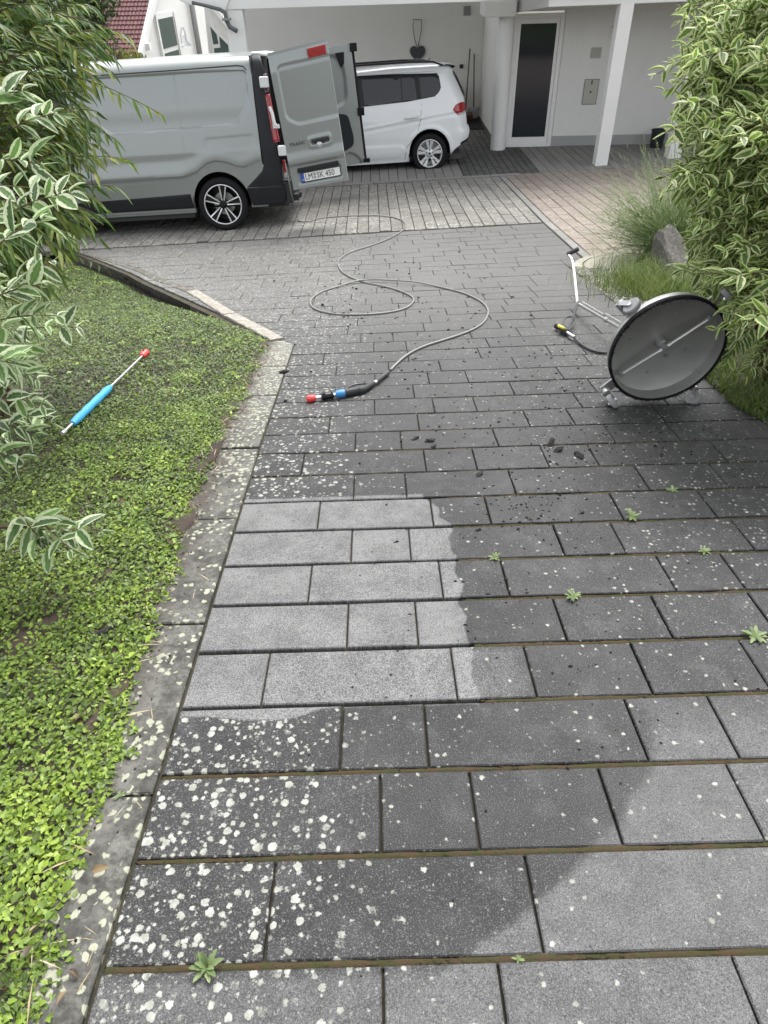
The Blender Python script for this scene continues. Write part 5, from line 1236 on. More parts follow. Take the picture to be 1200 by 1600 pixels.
# handle: from the back of the hood towards the left rear
Hb = C0-NN*(dep+.03)
hB = Pg(902, 474, .07); hT = CAM+ray(893, 396)*(np.dot(hB-CAM, W@np.array([0, 0, 1.]))+.20)
hM = CAM+ray(975, 516)*(np.dot(Hb-CAM, W@np.array([0, 0, 1.]))*.5+np.dot(hB-CAM, W@np.array([0, 0, 1.]))*.5-.12)
Mi = np.array(sc_.matrix_world.inverted())
def lc(p): q = Mi@np.array([*p, 1.]); return tuple(q[:3])
Hs = Hb+(hM-Hb)*.0
def tl(name, pts, r, mat, n=12, sm=False): mb = MB(); mb.tube([lc(p) for p in (smooth_path(pts, 6) if sm else pts)], r, n); return mb.obj(name, M[mat], sc_, True, angle=40)
off = unit(np.cross(hB-hM, Vw))*.012
tl('swivel_joint', [Hb+NN*.0, Hb-NN*.05], .035, 'dull_steel', 16)
tl('handle_tube', [Hb-NN*.04, hM+(Hb-hM)*.5, hM, hB+(hM-hB)*.06], .0115, 'steel'); tl('water_pipe', [Hb-NN*.03+off*2.2, hM+off*2.2, hM+(hB-hM)*.4+off*2.4, hM+(hB-hM)*.42+off*1.6, hB+off*2+(hM-hB)*.1], .0085, 'steel')
kt = hT-(hT-hB)*.12; cross_ = unit(np.cross(unit(hT-hB), Vw)); cross_ = cross_ if np.dot(cross_, r_) > 0 else -cross_
tl('upper_tube', [hB+(hM-hB)*.08, hB, hB+(hT-hB)*.10, hB+(hT-hB)*.80, hT-cross_*.028], .0115, 'steel', 12, True)
tl('hand_grip', [hT-cross_*.035+u_*.004, hT+cross_*.055+u_*.018], .017, 'hose_black', 14)
tl('tube_collar', [hM+(hB-hM)*.30, hM+(hB-hM)*.36], .016, 'dull_steel')
gq1 = Pg(878, 512, .028); gq2 = Pg(900, 524, .022)
tl('support_strut', [hB+off, hB+(Pg(888, 516, .04)-hB)*.5+r_*.004, Pg(888, 519, .03)], .0085, 'dark_plastic')
tl('gun_body', [Pg(868, 509, .03), gq1, Pg(886, 519, .03)], [.018, .024, .020], 'dark_plastic'); 
mb = MB(); gm = lc(Pg(873, 509, .052)); ge = lc(Pg(882, 513.5, .052)); mb.tube([gm, ge], [.012, .010], 8); mb.obj('gun_label', M['yellow'], sc_, True)
tl('gun_guard', [Pg(878, 508, .03), Pg(884, 497, .05), Pg(893, 495, .06), Pg(899, 501, .05), Pg(893, 512, .04), Pg(884, 517, .03)], .006, 'hose_black', 8, True)
tl('hose_coupling', [Pg(886, 519, .03), Pg(893, 524, .026), Pg(898, 527, .022)], [.011, .010, .012], 'steel')
tl('short_hose', [Pg(897, 526, .02), Pg(906, 536, .014), Pg(920, 545, .012), Pg(936, 550, .012), Pg(957, 551, .012), Pg(975, 549, .015), Pg(990, 545, .03)], .0085, 'hose_black', 8, True)

# ================================================================== STONES, COVERS, DEBRIS
p = Pg(968, 414); cv = empty('round_cover', tuple(p), 'pale round concrete cover in the paving left of the lavender', 'manhole cover')
mb = MB(); mb.lathe([(0, .008), (.33, .008), (.335, .004), (.335, -.08)], (0, 0, 0), NF, 48); mb.obj('slab', M['cover'], cv, True, angle=40)
mb = MB(); mb.lathe([(.35, -.08), (.35, .004), (.43, .002), (.43, -.08)], (0, 0, 0), NF, 48); mb.obj('ring', M['cover'], cv, True, angle=40)
def rock(c, dims, rot, seed, mat, name='rock'):
    import bmesh
    bm = bmesh.new(); bmesh.ops.create_icosphere(bm, subdivisions=3, radius=1); R0 = random.Random(seed)
    pl = [(unit(np.array([R0.gauss(0, 1) for _ in range(3)])), R0.uniform(.62, .9)) for _ in range(14)]
    from mathutils import noise as mn
    for v in bm.verts:
        p = np.array(v.co)
        for n_, d in pl:
            k = np.dot(p, n_)
            if k > d: p = p-n_*(k-d)
        p = p*(1+.10*mn.noise(Vector(p*2.3+seed))+.03*mn.noise(Vector(p*9)))
        v.co = Vector((p[0]*dims[0], p[1]*dims[1], p[2]*dims[2]))
    me = bpy.data.meshes.new(name); bm.to_mesh(me); bm.free(); me.materials.append(mat); add_tr(me, [.5]*len(me.vertices))
    o = bpy.data.objects.new(name, me); COL.objects.link(o); o.location = tuple(c); o.rotation_euler = rot; return o
b_ = Pg(1052, 452); o = rock(b_+np.array([.05, .30, .03]), (.12, .60, .34), (0.10, .12, -.10), 5, M['rock']); tag(o, 'long grey lichened rock in the grass below the lavender', 'rock')
bark_px = [(860, 694, .034, 1.1, 'splintered brown bark chip upright beside the others'), (872, 703, .030, .3, 'thin dark bark strip lying right of the upright chip'), (905, 711, .036, 2., 'thickest black bark lump at the right of the chips'), (650, 684, .020, .8, 'small flat bark bit left of the row of three'), (672, 688, .026, .1, 'middle bark bit of the row of three'), (677, 698, .024, .9, 'lower bark bit of the row of three'), (750, 740, .026, .9, 'lone dark bark bit near the washed stones'), (443, 581, .034, .2, 'black bark lump on the joint of the border slabs')]
for x, y, L_, a, lab in bark_px:
    c = Pg(x, y, .006); import bmesh
    bm = bmesh.new(); bmesh.ops.create_icosphere(bm, subdivisions=2, radius=1)
    for v in bm.verts: v.co = Vector((v.co.x*L_*.95, v.co.y*L_*.42, v.co.z*L_*.33))*(1+random.uniform(-.28, .28))
    me = bpy.data.meshes.new('bark_chip'); bm.to_mesh(me); bm.free(); me.materials.append(M['bark']); o = bpy.data.objects.new('bark_chip', me); COL.objects.link(o); o.location = tuple(c); o.rotation_euler = (0, 0 if 'upright' not in lab else -.5, a); tag(o, lab, 'bark chip', 'loose bark chips on the drive')
# crumbs of soil over the drive
oct_ = (np.array([(1, 0, 0), (0, 1, 0), (-1, 0, 0), (0, -1, 0), (0, 0, .8), (0, 0, -.3)], float), [(0, 1, 4), (1, 2, 4), (2, 3, 4), (3, 0, 4), (1, 0, 5), (2, 1, 5), (3, 2, 5), (0, 3, 5)], [(.5, .5)]*6)
pts = []
def cl(px, py, sx, sy, n, s0, s1):
    c = Pg(px, py)
    for _ in range(n):
        x, y = c[0]+random.gauss(0, sx), c[1]+random.gauss(0, sy)
        if -.58 < x < 1.88 or y > 5: pts.append((x, y, random.uniform(s0, s1)*(random.random()**1.5*1.5+.5)))
cl(850, 680, .22, .22, 200, .0015, .004); cl(830, 650, .5, .5, 260, .0015, .0038); cl(820, 800, .12, .14, 170, .0018, .004); cl(860, 870, .5, .5, 240, .0015, .003)
cl(640, 560, .5, .7, 170, .002, .0055); cl(620, 450, .6, .8, 150, .003, .008); cl(800, 600, .4, .6, 150, .002, .005); cl(900, 1000, .4, .3, 120, .0015, .003)
cl(390, 600, .10, .5, 160, .004, .010); cl(560, 480, .3, .3, 22, .005, .010); cl(900, 560, .3, .5, 160, .002, .005); cl(1060, 700, .3, .2, 120, .002, .004)
for _ in range(420):  # left border
    y = random.uniform(.2, 4.2); x = -.745+random.gauss(0, .045); pts.append((x, y, random.uniform(.0012, .0045)))
pts = np.array(pts); N = len(pts); P = np.column_stack([pts[:, 0], pts[:, 1], G(pts[:, 0], pts[:, 1])+pts[:, 2]*.35])
a = rng.uniform(0, 6.28, N); Rm = np.zeros((N, 3, 3)); Rm[:, 0, 0] = np.cos(a)*pts[:, 2]*rng.uniform(.7, 1.9, N); Rm[:, 0, 1] = -np.sin(a)*pts[:, 2]; Rm[:, 1, 0] = np.sin(a)*pts[:, 2]*rng.uniform(.7, 1.6, N); Rm[:, 1, 1] = np.cos(a)*pts[:, 2]; Rm[:, 2, 2] = pts[:, 2]*.8
o = merged('soil_crumbs', oct_, Rm, P, rng.random(N), M['soil_crumb'], smooth=False); tag(o, 'black crumbs of soil scattered over the grey paving', 'soil', kind='stuff')
from mathutils import noise as _mn
def mnoise_(a, b): return _mn.noise(Vector((a, b, 1.7)))
# moss filling in the row joints
pts = []
for i in range(-2, 20):
    y = s2y(i)
    for _ in range(520 if i < 10 else 220):
        u = random.uniform(-2.6, 9.5)
        if 3 <= i <= 8 and u < 1.15: continue
        if i > 9 and random.random() < .4: continue
        pts.append((u*U, y+random.gauss(0, .0030), random.uniform(.0035, .0078), .012))
P = np.array(pts); N = len(P); s_ = P[:, 2]; a = rng.uniform(0, 6.28, N); Rm = np.zeros((N, 3, 3)); Rm[:, 0, 0] = s_*rng.uniform(1., 2.6, N); Rm[:, 1, 1] = s_*.8; Rm[:, 2, 2] = s_*.8; Rm[:, 0, 1] = s_*.3
mb = MB(); 
for i in range(-3, 24):
    y = s2y(i); lo = 1.2 if 3 <= i <= 8 else -2.62; n_ = 170; k0 = 0; V = []
    for k in range(n_+1):
        x = (lo+(8.5-lo)*k/n_)*U; hgt_ = .006+.004*mnoise_(x*9, i*3.)+random.uniform(-.0012, .0012)
        for q, dz in ((-.0095, -.003), (-.003, 0), (.003, .0008), (.0095, -.003)): V.append((x, y+q, float(G(x, y))-hgt_+dz+random.uniform(-.0008, .0008)))
    mb.grid(V, n_+1, 4)
o = mb.obj('moss_strips', M['moss'], smooth=True); tag(o, 'flat moss filling the long joints across the drive', 'moss', kind='stuff')
o = merged('joint_moss', oct_, Rm, np.column_stack([P[:, 0], P[:, 1], G(P[:, 0], P[:, 1])-P[:, 3]+.0035]), rng.random(N), M['moss'], smooth=False); tag(o, 'brown green moss and soil filling the wide paving joints', 'moss', kind='stuff')

# ================================================================== PLANTS
LD = unit(np.array([.1, -.5, .85]))
def rand_unit(n): return unit(rng.normal(size=(n, 3)))
# ---- ground cover on the lawn side
EDGE = [(-9, -3.1), (.19, -3.06), (1.41, -3.26), (2.4, -3.16), (3.2, -3.45), (4.55, -3.41), (5.94, -3.43), (7.7, -3.63), (10.4, -3.69), (13.3, -3.54), (17.9, -3.62), (18.8, -3.75), (25.4, -8.1), (31.7, -12.4), (37.3, -16.8)]
def edge_x(y):
    s = np.interp(y, [-1.284, .2425, 1.5506, 2.6403, 4.8084, 6.9742, 8.9162], [-8, -1, 5, 10, 20, 30, 38.9]); return np.interp(s, [e[0] for e in EDGE], [e[1] for e in EDGE])*U
from mathutils import noise as mnoise
def nz(x, y, f, o=0): return np.array([mnoise.noise(Vector((a*f+o, b*f, 3.1+o))) for a, b in zip(x, y)])
def cover(n, y0, y1, wid, size, name, dens=1):
    y = rng.uniform(y0, y1, n); ex = edge_x(y)+.05*nz(np.zeros(n), y, 6)+.03*nz(np.zeros(n), y, 21); t = rng.random(n)**1.15; x = ex-t*wid+.012*rng.normal(size=n)
    nn = nz(x, y, 5.5); hole = nz(x, y, 3.1, 9.)+.5*nz(x, y, 11, 4.); keep = (hole > -.56-.22*rng.random(n)-.25*(y > 3.2)); x, y, nn = x[keep], y[keep], nn[keep]; exk = edge_x(y)
    z = Gl(x, y); P = np.column_stack([x, y, z]); k = in_view(P, 60); P, nn, exk = P[k], nn[k], exk[k]; n = len(P)
    hgt = .014+.026*np.clip((exk-P[:, 0])/.12, 0, 1)*(1+.5*nn); P[:, 2] += hgt*rng.uniform(.25, 1.15, n)
    d = rand_unit(n); d[:, 2] = rng.uniform(-.15, .45, n); up = rand_unit(n)*.45+np.array([0, 0, 1.]); R = basis(unit(d), up)*(size*rng.uniform(.6, 1.35, n))[:, None, None]
    fary = np.clip((P[:, 1]-2.6)/1.6, 0, 1); rnd = np.clip(.56+.34*nn+.22*rng.normal(size=n)-.20*fary*(1-.5*np.clip((P[:, 0]+1.3)/.4, 0, 1))+.12*np.clip((1.8-P[:, 1]), 0, 1), 0, 1)
    leftness = np.clip((-1.25-P[:, 0])/.8, 0, 1)*(P[:, 1] < 4); rnd = np.clip(rnd-.30*leftness, 0, 1)
    return merged(name, simple_leaf(1., .62, .18), R, P, rnd, M['cover_leaf'])
o = cover(92000, -.3, 3.4, 1.35, .0165, 'ground_cover'); tag(o, 'bright green small leaved ground cover carpeting the near bed', 'ground cover', kind='stuff')
o = cover(110000, 3.4, 8.4, 3.1, .020, 'far_ground_cover'); tag(o, 'darker grey green ground cover beyond the lance up to the kerb', 'ground cover', kind='stuff')
n = 2600; y = rng.uniform(.0, 5.5, n); x = edge_x(y)-rng.random(n)*1.4+.02; P = np.column_stack([x, y, Gl(x, y)+.040*rng.uniform(.6, 1.2, n)]); P = P[in_view(P, 40)]; k = nz(P[:, 0], P[:, 1], 2.3, 5.); P = P[(k > .05)]; n = len(P); d = rand_unit(n); d[:, 2] = rng.uniform(-.1, .4, n)
o = merged('broad_bed_leaves', leaf_shape(1., .6, 3, .15, .15, lambda t: math.sin(math.pi*t)**.7 if 0 < t < 1 else 0), basis(unit(d), rand_unit(n)*.4+np.array([0, 0, 1.]))*rng.uniform(.020, .034, n)[:, None, None], P, np.clip(.6+.3*rng.normal(size=n), 0, 1), M['cover_leaf']); tag(o, 'slightly broader leaves mixed into the ground cover', 'ground cover', kind='stuff')
n = 420; y = rng.uniform(.0, 6.5, n); x = edge_x(y)-rng.random(n)**1.2*1.6+.05; P = np.column_stack([x, y, Gl(x, y)+.036*rng.uniform(.5, 1.2, n)]); d = rand_unit(n); d[:, 2] *= .2
o = merged('dead_leaves', leaf_shape(1., .5, 3, .3, .3), basis(unit(d), rand_unit(n)*.6+np.array([0, 0, 1.]))*rng.uniform(.015, .04, n)[:, None, None], P, rng.random(n)**2, M['dead']); tag(o, 'brown dead leaves caught in the ground cover', 'dead leaves', kind='stuff')
# straw and dead twigs along the bed edge
n = 70; y = rng.uniform(.1, 4.2, n); x = edge_x(y)+rng.uniform(-.06, .10, n); P = np.column_stack([x, y, G(x, y)+.012]); d = rand_unit(n); d[:, 2] *= .12; R = basis(unit(d), np.tile([0, 0, 1.], (n, 1)))*rng.uniform(.03, .10, n)[:, None, None]
o = merged('dry_straw', simple_leaf(1., .045), R, P, rng.random(n), M['dry']); tag(o, 'dry straw lying along the edge of the ground cover', 'straw', kind='stuff')
for (px, py, L_, a, lab) in ((228, 730, .028, .2, 'black wood chip in the ground cover right of the lance grip'), (222, 855, .03, -.2, 'black wood chip in the ground cover beside the low branch'), (165, 985, .03, .7, 'dark wood chip in the lower ground cover'), (352, 585, .03, .3, 'black lump on the border slab by the bed edge')):
    c = Pg(px, py, .035 if px < 300 else .008, Gl if px < 300 else G); o = rock(c, (L_, L_*.45, L_*.35), (0, 0, a), int(px), M['bark'], 'wood_chip'); tag(o, lab, 'wood chip', 'dark wood chips in the bed')

# ---- grass on the right bank
def blade_shape(n=4):
    V = []; UV = []
    for i in range(n+1):
        t = i/n; w = .5*(1-t**1.6)*.035+.0005; b = .55*t*t
        for s_ in (-1, 1): V.append((s_*w, b, t*(1-.25*t))); UV.append(((s_+1)/2, t))
    return np.array(V), [(2*i, 2*i+1, 2*i+3, 2*i+2) for i in range(n)], UV
def grass(n, fn, name, lab, hh, mat='grass', bend=1.):
    x, y, w = fn(n); P = np.column_stack([x, y, Gr(x, y)]); k = in_view(P, 420); P, w = P[k], w[k]; n = len(P); a = rng.uniform(0, 6.28, n)+0; h = hh*w*rng.uniform(.45, 1.2, n)
    d = np.column_stack([np.cos(a), np.sin(a), np.zeros(n)]); z = unit(np.column_stack([rng.normal(0, .22, n), rng.normal(0, .22, n), np.ones(n)])); R = np.stack([np.cross(d, z), d*bend, z], -1)*h[:, None, None]
    R[:, :, 0] *= (.16/np.maximum(h, .05))[:, None]
    nn = nz(P[:, 0], P[:, 1], 3.); o = merged(name, blade_shape(), R, P, np.clip(.42+.3*nn+.2*rng.normal(size=n), 0, 1), M[mat]); tag(o, lab, 'grass', kind='stuff'); return o
def gfn(n):
    y = rng.uniform(.4, 7.0, n); xl = np.interp(y, [0, 2.4, 2.8, 3.0, 3.7, 5.0, 6.0, 6.5, 7.2], [2.3, 2.02, 1.93, 1.86, 1.90, 2.08, 2.22, 2.5, 2.9])+.04*nz(np.zeros(n), y, 7); t = rng.random(n)**1.3; x = xl+t*2.6; return x, y, .45+.75*np.clip((x-xl)/.45, 0, 1)
grass(26000, gfn, 'bank_grass', 'long green grass on the bank behind the surface cleaner', .24)
def gfn2(n):
    y = rng.uniform(1.9, 4.5, n); x = np.interp(y, [0, 2.4, 2.8, 3.0, 3.7, 5.0], [2.3, 2.0, 1.90, 1.83, 1.87, 2.05])+rng.random(n)**2*.25; return x, y, np.ones(n)*.45
grass(2500, gfn2, 'edge_grass', 'short yellowish grass creeping onto the right edge of the drive', .14)
def gfn3(n):
    t = rng.random(n); c = Pg(1040, 452); x = c[0]+rng.normal(0, .22, n)-.12; y = c[1]+rng.normal(0, .35, n); return x, y, np.ones(n)
grass(1800, gfn3, 'rock_grass', 'grass tuft growing round the foot of the grey rock', .26)

# ---- lavender
lc_ = np.array([2.98, 6.75, 0]); lc_[2] = float(Gr(lc_[0], lc_[1]))
lav = empty('lavender', (0, 0, 0), 'tall grey green lavender with pale flower spikes behind the rock', 'lavender')
n = 1500; th_ = rng.uniform(0, 6.28, n); el = np.radians(rng.uniform(12, 80, n)); el[:500] = np.radians(rng.uniform(2, 45, 500)); th_[:500] = rng.uniform(2.2, 4.6, 500)
d = np.column_stack([np.cos(th_)*np.cos(el), np.sin(th_)*np.cos(el), np.sin(el)]); Ls = rng.uniform(.62, 1.08, n)
stemV = np.array([(-.0016, 0, 0), (.0016, 0, 0), (-.0012, .5, .02), (.0012, .5, .02), (-.0008, 1, -.04), (.0008, 1, -.04)]); stemS = (stemV, [(0, 1, 3, 2), (2, 3, 5, 4)], [(0, 0), (1, 0), (0, .5), (1, .5), (0, 1), (1, 1)])
R = basis(d, np.tile([0, 0, 1.], (n, 1))+rand_unit(n)*.6); Rs = R.copy(); Rs[:, :, 1] *= Ls[:, None]; Rs[:, :, 2] *= Ls[:, None]; Rs[:, :, 0] *= 1.3
base = lc_+np.column_stack([rng.normal(0, .10, n), rng.normal(0, .10, n), np.zeros(n)]); merged('stems', stemS, Rs, base, rng.random(n)*.6, M['lavender'], lav)['kind'] = 'stuff'
tips = base+Rs[:, :, 1]-.04*Rs[:, :, 2]
m = 7; Pt = np.repeat(tips, m, 0)-np.repeat(unit(Rs[:, :, 1]), m, 0)*np.tile(np.linspace(0, .055, m), n)[:, None]; N = len(Pt); dd = unit(np.repeat(unit(Rs[:, :, 1]), m, 0)+rand_unit(N)*.7)
merged('flower_spikes', simple_leaf(1., .45), basis(dd, rand_unit(N))*rng.uniform(.008, .014, N)[:, None, None], Pt, np.clip(.75+.2*rng.normal(size=N), 0, 1), M['lavender'], lav)['kind'] = 'stuff'
m = 16; f = rng.random((n, m))**1.2*.75; Pt = (base[:, None]+Rs[:, :, 1][:, None]*f[..., None]+rng.normal(0, .006, (n, m, 3))).reshape(-1, 3); N = len(Pt); dd = unit(np.repeat(unit(Rs[:, :, 1]), m, 0)+rand_unit(N)*.55)
merged('leaves', simple_leaf(1., .10), basis(dd, rand_unit(N))*rng.uniform(.03, .06, N)[:, None, None], Pt, np.clip(.35+.22*rng.normal(size=N), 0, 1), M['lavender'], lav)['kind'] = 'stuff'

# ---- shrubs built of twigs with leaves
def twigs_leaves(starts, dirs, Ls, npair, leafL, mode, upw=.6):
    T, D, UPs, S, tw = [], [], [], [], []
    for p, d, L_ in zip(starts, dirs, Ls):
        d = unit(np.asarray(d)); g = np.array([0, 0, -1.]); pts_ = []
        for k in range(6):
            t = k/5; q = p+d*L_*t+g*(L_*.16*t*t if mode == 'opposite' else L_*.20*t*t); pts_.append(q)
        tw.append(pts_); a0 = rng.uniform(0, 3.14)
        for k in range(npair):
            t = .15+.85*k/(npair-1); i = min(4, int(t*5)); q = pts_[i]+(pts_[i+1]-pts_[i])*(t*5-i); tan = unit(pts_[i+1]-pts_[i])
            s1 = unit(np.cross(tan, np.array([0, 0, 1.])+rng.normal(0, .05, 3))); s2 = np.cross(s1, tan)
            if mode == 'opposite':
                a = a0+(k % 2)*1.57; v = s1*math.cos(a)+s2*math.sin(a)*.7
                for sg in (-1, 1):
                    dd = unit(tan*.55+v*sg*.9+np.array([0, 0, .12-.25*rng.random()])+rng.normal(0, .18, 3)); T.append(q); D.append(dd); UPs.append(unit(np.array([0, 0, 1.])*upw+tan*-.1+rng.normal(0, .35, 3)+LD*.2)); S.append(leafL*rng.uniform(.65, 1.15)*(1-.35*(k == npair-1)))
            else:
                sg = 1 if k % 2 else -1; dd = unit(tan*1.0+s1*sg*.65+np.array([0, 0, -.42-.25*rng.random()])+rng.normal(0, .20, 3)); T.append(q); D.append(dd); UPs.append(unit(np.array([0, 0, 1.])+rng.normal(0, .4, 3)-np.array([0, .3, 0]))); S.append(leafL*rng.uniform(.6, 1.15))
    return np.array(T), np.array(D), np.array(UPs), np.array(S), tw
def foliage(parent, data, shapes, mat, limit, twr=.0022, rndf=None, leaf_name='leaf'):
    T, D, UPs, S, tw = data; R = basis(D, UPs)*S[:, None, None]; x, y, z = pix(T); show = (x > -20) & (x < 1220) & (y > -20) & (y < 1620) & (z > .05)
    score = np.where(show, z/S, 1e9); order = np.argsort(score); big = order[:limit]; big = big[show[big]]; mask = np.ones(len(T), bool); mask[big] = False
    rnd = rng.random(len(T)) if rndf is None else rndf(T)
    protos = [[single(sh, r, mat, leaf_name) for r in (.1, .35, .6, .85)] for sh in shapes]
    for i in big:
        me = protos[i % len(shapes)][int(min(3, rnd[i]*4))]; o = bpy.data.objects.new(leaf_name, me); COL.objects.link(o); o.parent = parent; m4 = Matrix.Identity(4)
        for a in range(3):
            for b in range(3): m4[a][b] = float(R[i, a, b])
            m4[a][3] = float(T[i, a])
        o.matrix_local = m4
    idx = np.where(mask)[0]
    if len(idx):
        for k, sh in enumerate(shapes):
            j = idx[idx % len(shapes) == k]
            if len(j): merged('foliage', sh, R[j], T[j], rnd[j], mat, parent)['kind'] = 'stuff'
    mb = MB()
    for p in tw: mb.tube(p, [twr*1.2]*3+[twr*.8]*(len(p)-3), 4, caps=False)
    o = mb.obj('twigs', M['twig'], parent, True); o['kind'] = 'stuff'
def blob_twigs(blobs, n, out=.7, depth=.45, droop=0., face=None):
    st, di = [], []; vol = np.array([b[1][0]*b[1][1]+b[1][1]*b[1][2]+b[1][0]*b[1][2] for b in blobs]); pr = vol/vol.sum()
    while len(st) < n:
        b = blobs[rng.choice(len(blobs), p=pr)]; d = unit(rng.normal(size=3)); r = 1-depth*rng.random()**1.3; rad = np.array(b[1]); p = np.array(b[0])+d*rad*r
        if face is not None and np.dot(d, face) < -.35: continue
        if any(np.linalg.norm((p-np.array(c[0]))/np.array(c[1])) < .55 for c in blobs): continue
        st.append(p); di.append(unit(d*out+rng.normal(0, .30, 3)+np.array([0, 0, .35-droop])))
    return st, di
ov = lambda t: (math.sin(math.pi*t**.8)**.75 if 0 < t < 1 else 0)
narrow = lambda t: (math.sin(math.pi*t**.75)**.9 if 0 < t < 1 else 0)
sh_v = [leaf_shape(1., .42, 6, .20, .18, ov), leaf_shape(1., .34, 6, .34, .38, ov), leaf_shape(1., .47, 6, .10, -.06, ov), leaf_shape(1., .38, 6, .28, .08, ov)]
sh_w = [leaf_shape(1., .19, 4, .25, .18, narrow), leaf_shape(1., .16, 4, .15, .35, narrow), leaf_shape(1., .21, 4, .3, .05, narrow)]
# right variegated shrub
rs = empty('variegated_shrub', (0, 0, 0), 'large cream and green leaved shrub overhanging the right edge', 'shrub')
blobs = [(CAM+ray(1290, 60)*3.0, (.46, .55, .42)), (CAM+ray(1285, 230)*2.85, (.44, .5, .36)), (CAM+ray(1225, 180)*3.0, (.30, .42, .32)), (CAM+ray(1265, 330)*2.8, (.26, .4, .24)), (CAM+ray(1310, 420)*2.6, (.22, .3, .22)), (CAM+ray(1210, -60)*3.3, (.28, .4, .30)), (CAM+ray(1165, 240)*3.0, (.13, .25, .16))]
toc = unit(np.array([-.75, -.6, .1]))
blobs += [(CAM+ray(1250, 440)*3.3, (.34, .4, .28)), (CAM+ray(1190, 330)*3.4, (.2, .3, .25))]
st, di = blob_twigs(blobs, 980, face=toc); Ls = rng.uniform(.12, .26, len(st))
for px, py, z in ((1090, 70, 2.7), (1068, 145, 2.7), (1045, 185, 2.7), (1055, 260, 2.7), (1100, 330, 2.7), (1140, 370, 2.6), (1150, 415, 2.5), (1175, 480, 2.4), (1120, 300, 2.7), (1095, 20, 2.8)):
    e_ = CAM+ray(px, py)*z; s_ = CAM+ray(px+75, py+10)*(z+.15); st.append(s_); di.append(unit(e_-s_)); Ls = np.append(Ls, np.linalg.norm(e_-s_))
foliage(rs, twigs_leaves(st, di, Ls, 6, .087, 'opposite'), sh_v, M['variegated'], 300, .0018)
mb = MB(); root = np.array([2.15, 3.3, float(G(2.15, 3.3))])
for k in range(16):
    b = blobs[k % len(blobs)]; e_ = np.array(b[0])+rng.normal(0, .15, 3); m_p = (root+e_)/2+np.array([-.05, 0, .1]); mb.tube(smooth_path([root+rng.normal(0, .05, 3)*[1, 1, 0], m_p, e_], 5), [.012]*5+[.008]*5+[.005], 6)
mb.obj('stems', M['twig'], rs, True)
# left variegated shrub
ls = empty('variegated_shrub', (0, 0, 0), 'white edged large leaved shrub at the left edge in front of the willow', 'shrub')
blobs = [(CAM+ray(-105, 330)*1.9, (.17, .25, .20)), (CAM+ray(-125, 470)*1.9, (.20, .25, .20)), (CAM+ray(-95, 600)*1.95, (.15, .22, .14)), (CAM+ray(-150, 720)*2.1, (.16, .2, .10))]
st, di = blob_twigs(blobs, 60, face=unit(np.array([.7, -.6, .2])))
Ls = list(rng.uniform(.12, .22, len(st)))
def tw(px0, py0, z0, px1, py1, z1): 
    a_, b_ = CAM+ray(px0, py0)*z0, CAM+ray(px1, py1)*z1; st.append(a_); di.append(unit(b_-a_)); Ls.append(np.linalg.norm(b_-a_))
for q in ((20, 200, 1.9, 80, 165, 1.9), (-10, 250, 1.8, 60, 245, 1.8), (20, 330, 1.8, 105, 285, 1.8), (0, 380, 1.7, 60, 330, 1.7), (-20, 470, 1.9, 60, 430, 1.9), (0, 500, 1.9, 85, 480, 1.9), (10, 520, 2.1, 115, 495, 2.1), (-20, 620, 1.9, 60, 620, 1.9), (-10, 660, 2.0, 50, 670, 2.0), (-40, 560, 1.6, 20, 560, 1.6), (-30, 160, 1.7, 30, 130, 1.7), (0, 640, 2.1, 75, 650, 2.1), (-40, 700, 1.9, 25, 710, 1.95)): tw(*q)
foliage(ls, twigs_leaves(st, di, np.array(Ls), 5, .082, 'opposite'), sh_v, M['variegated_l'], 300, .0016)
st, di, Ls = [], [], []
tw(15, 815, 2.2, 100, 822, 2.2); tw(40, 830, 2.2, 150, 815, 2.15); tw(30, 800, 2.2, 70, 850, 2.15); tw(60, 810, 2.2, 105, 850, 2.15)
lb_ = empty('low_branch', (0, 0, 0), 'low white edged branch spreading just above the ground cover', 'branch')
foliage(lb_, twigs_leaves(st, di, np.array(Ls), 4, .105, 'opposite'), sh_v, M['variegated_l'], 300, .0020)
mb = MB(); root = np.array([-1.75, 1.9, float(Gl(-1.75, 1.9))])
for k in range(9):
    e_ = np.array(blobs[k % 4][0]); mb.tube(smooth_path([root+rng.normal(0, .05, 3)*[1, 1, 0], (root+e_)/2+np.array([-.05, 0, .05]), e_], 5), .007, 6)
mb.obj('stems', M['twig'], ls, True)
mb = MB(); e_ = CAM+ray(40, 822)*2.2; mb.tube(smooth_path([root+np.array([.05, 0, .0]), (root+e_)/2+np.array([0, 0, .05]), e_], 5), .006, 6); mb.obj('stem', M['twig'], lb_, True)
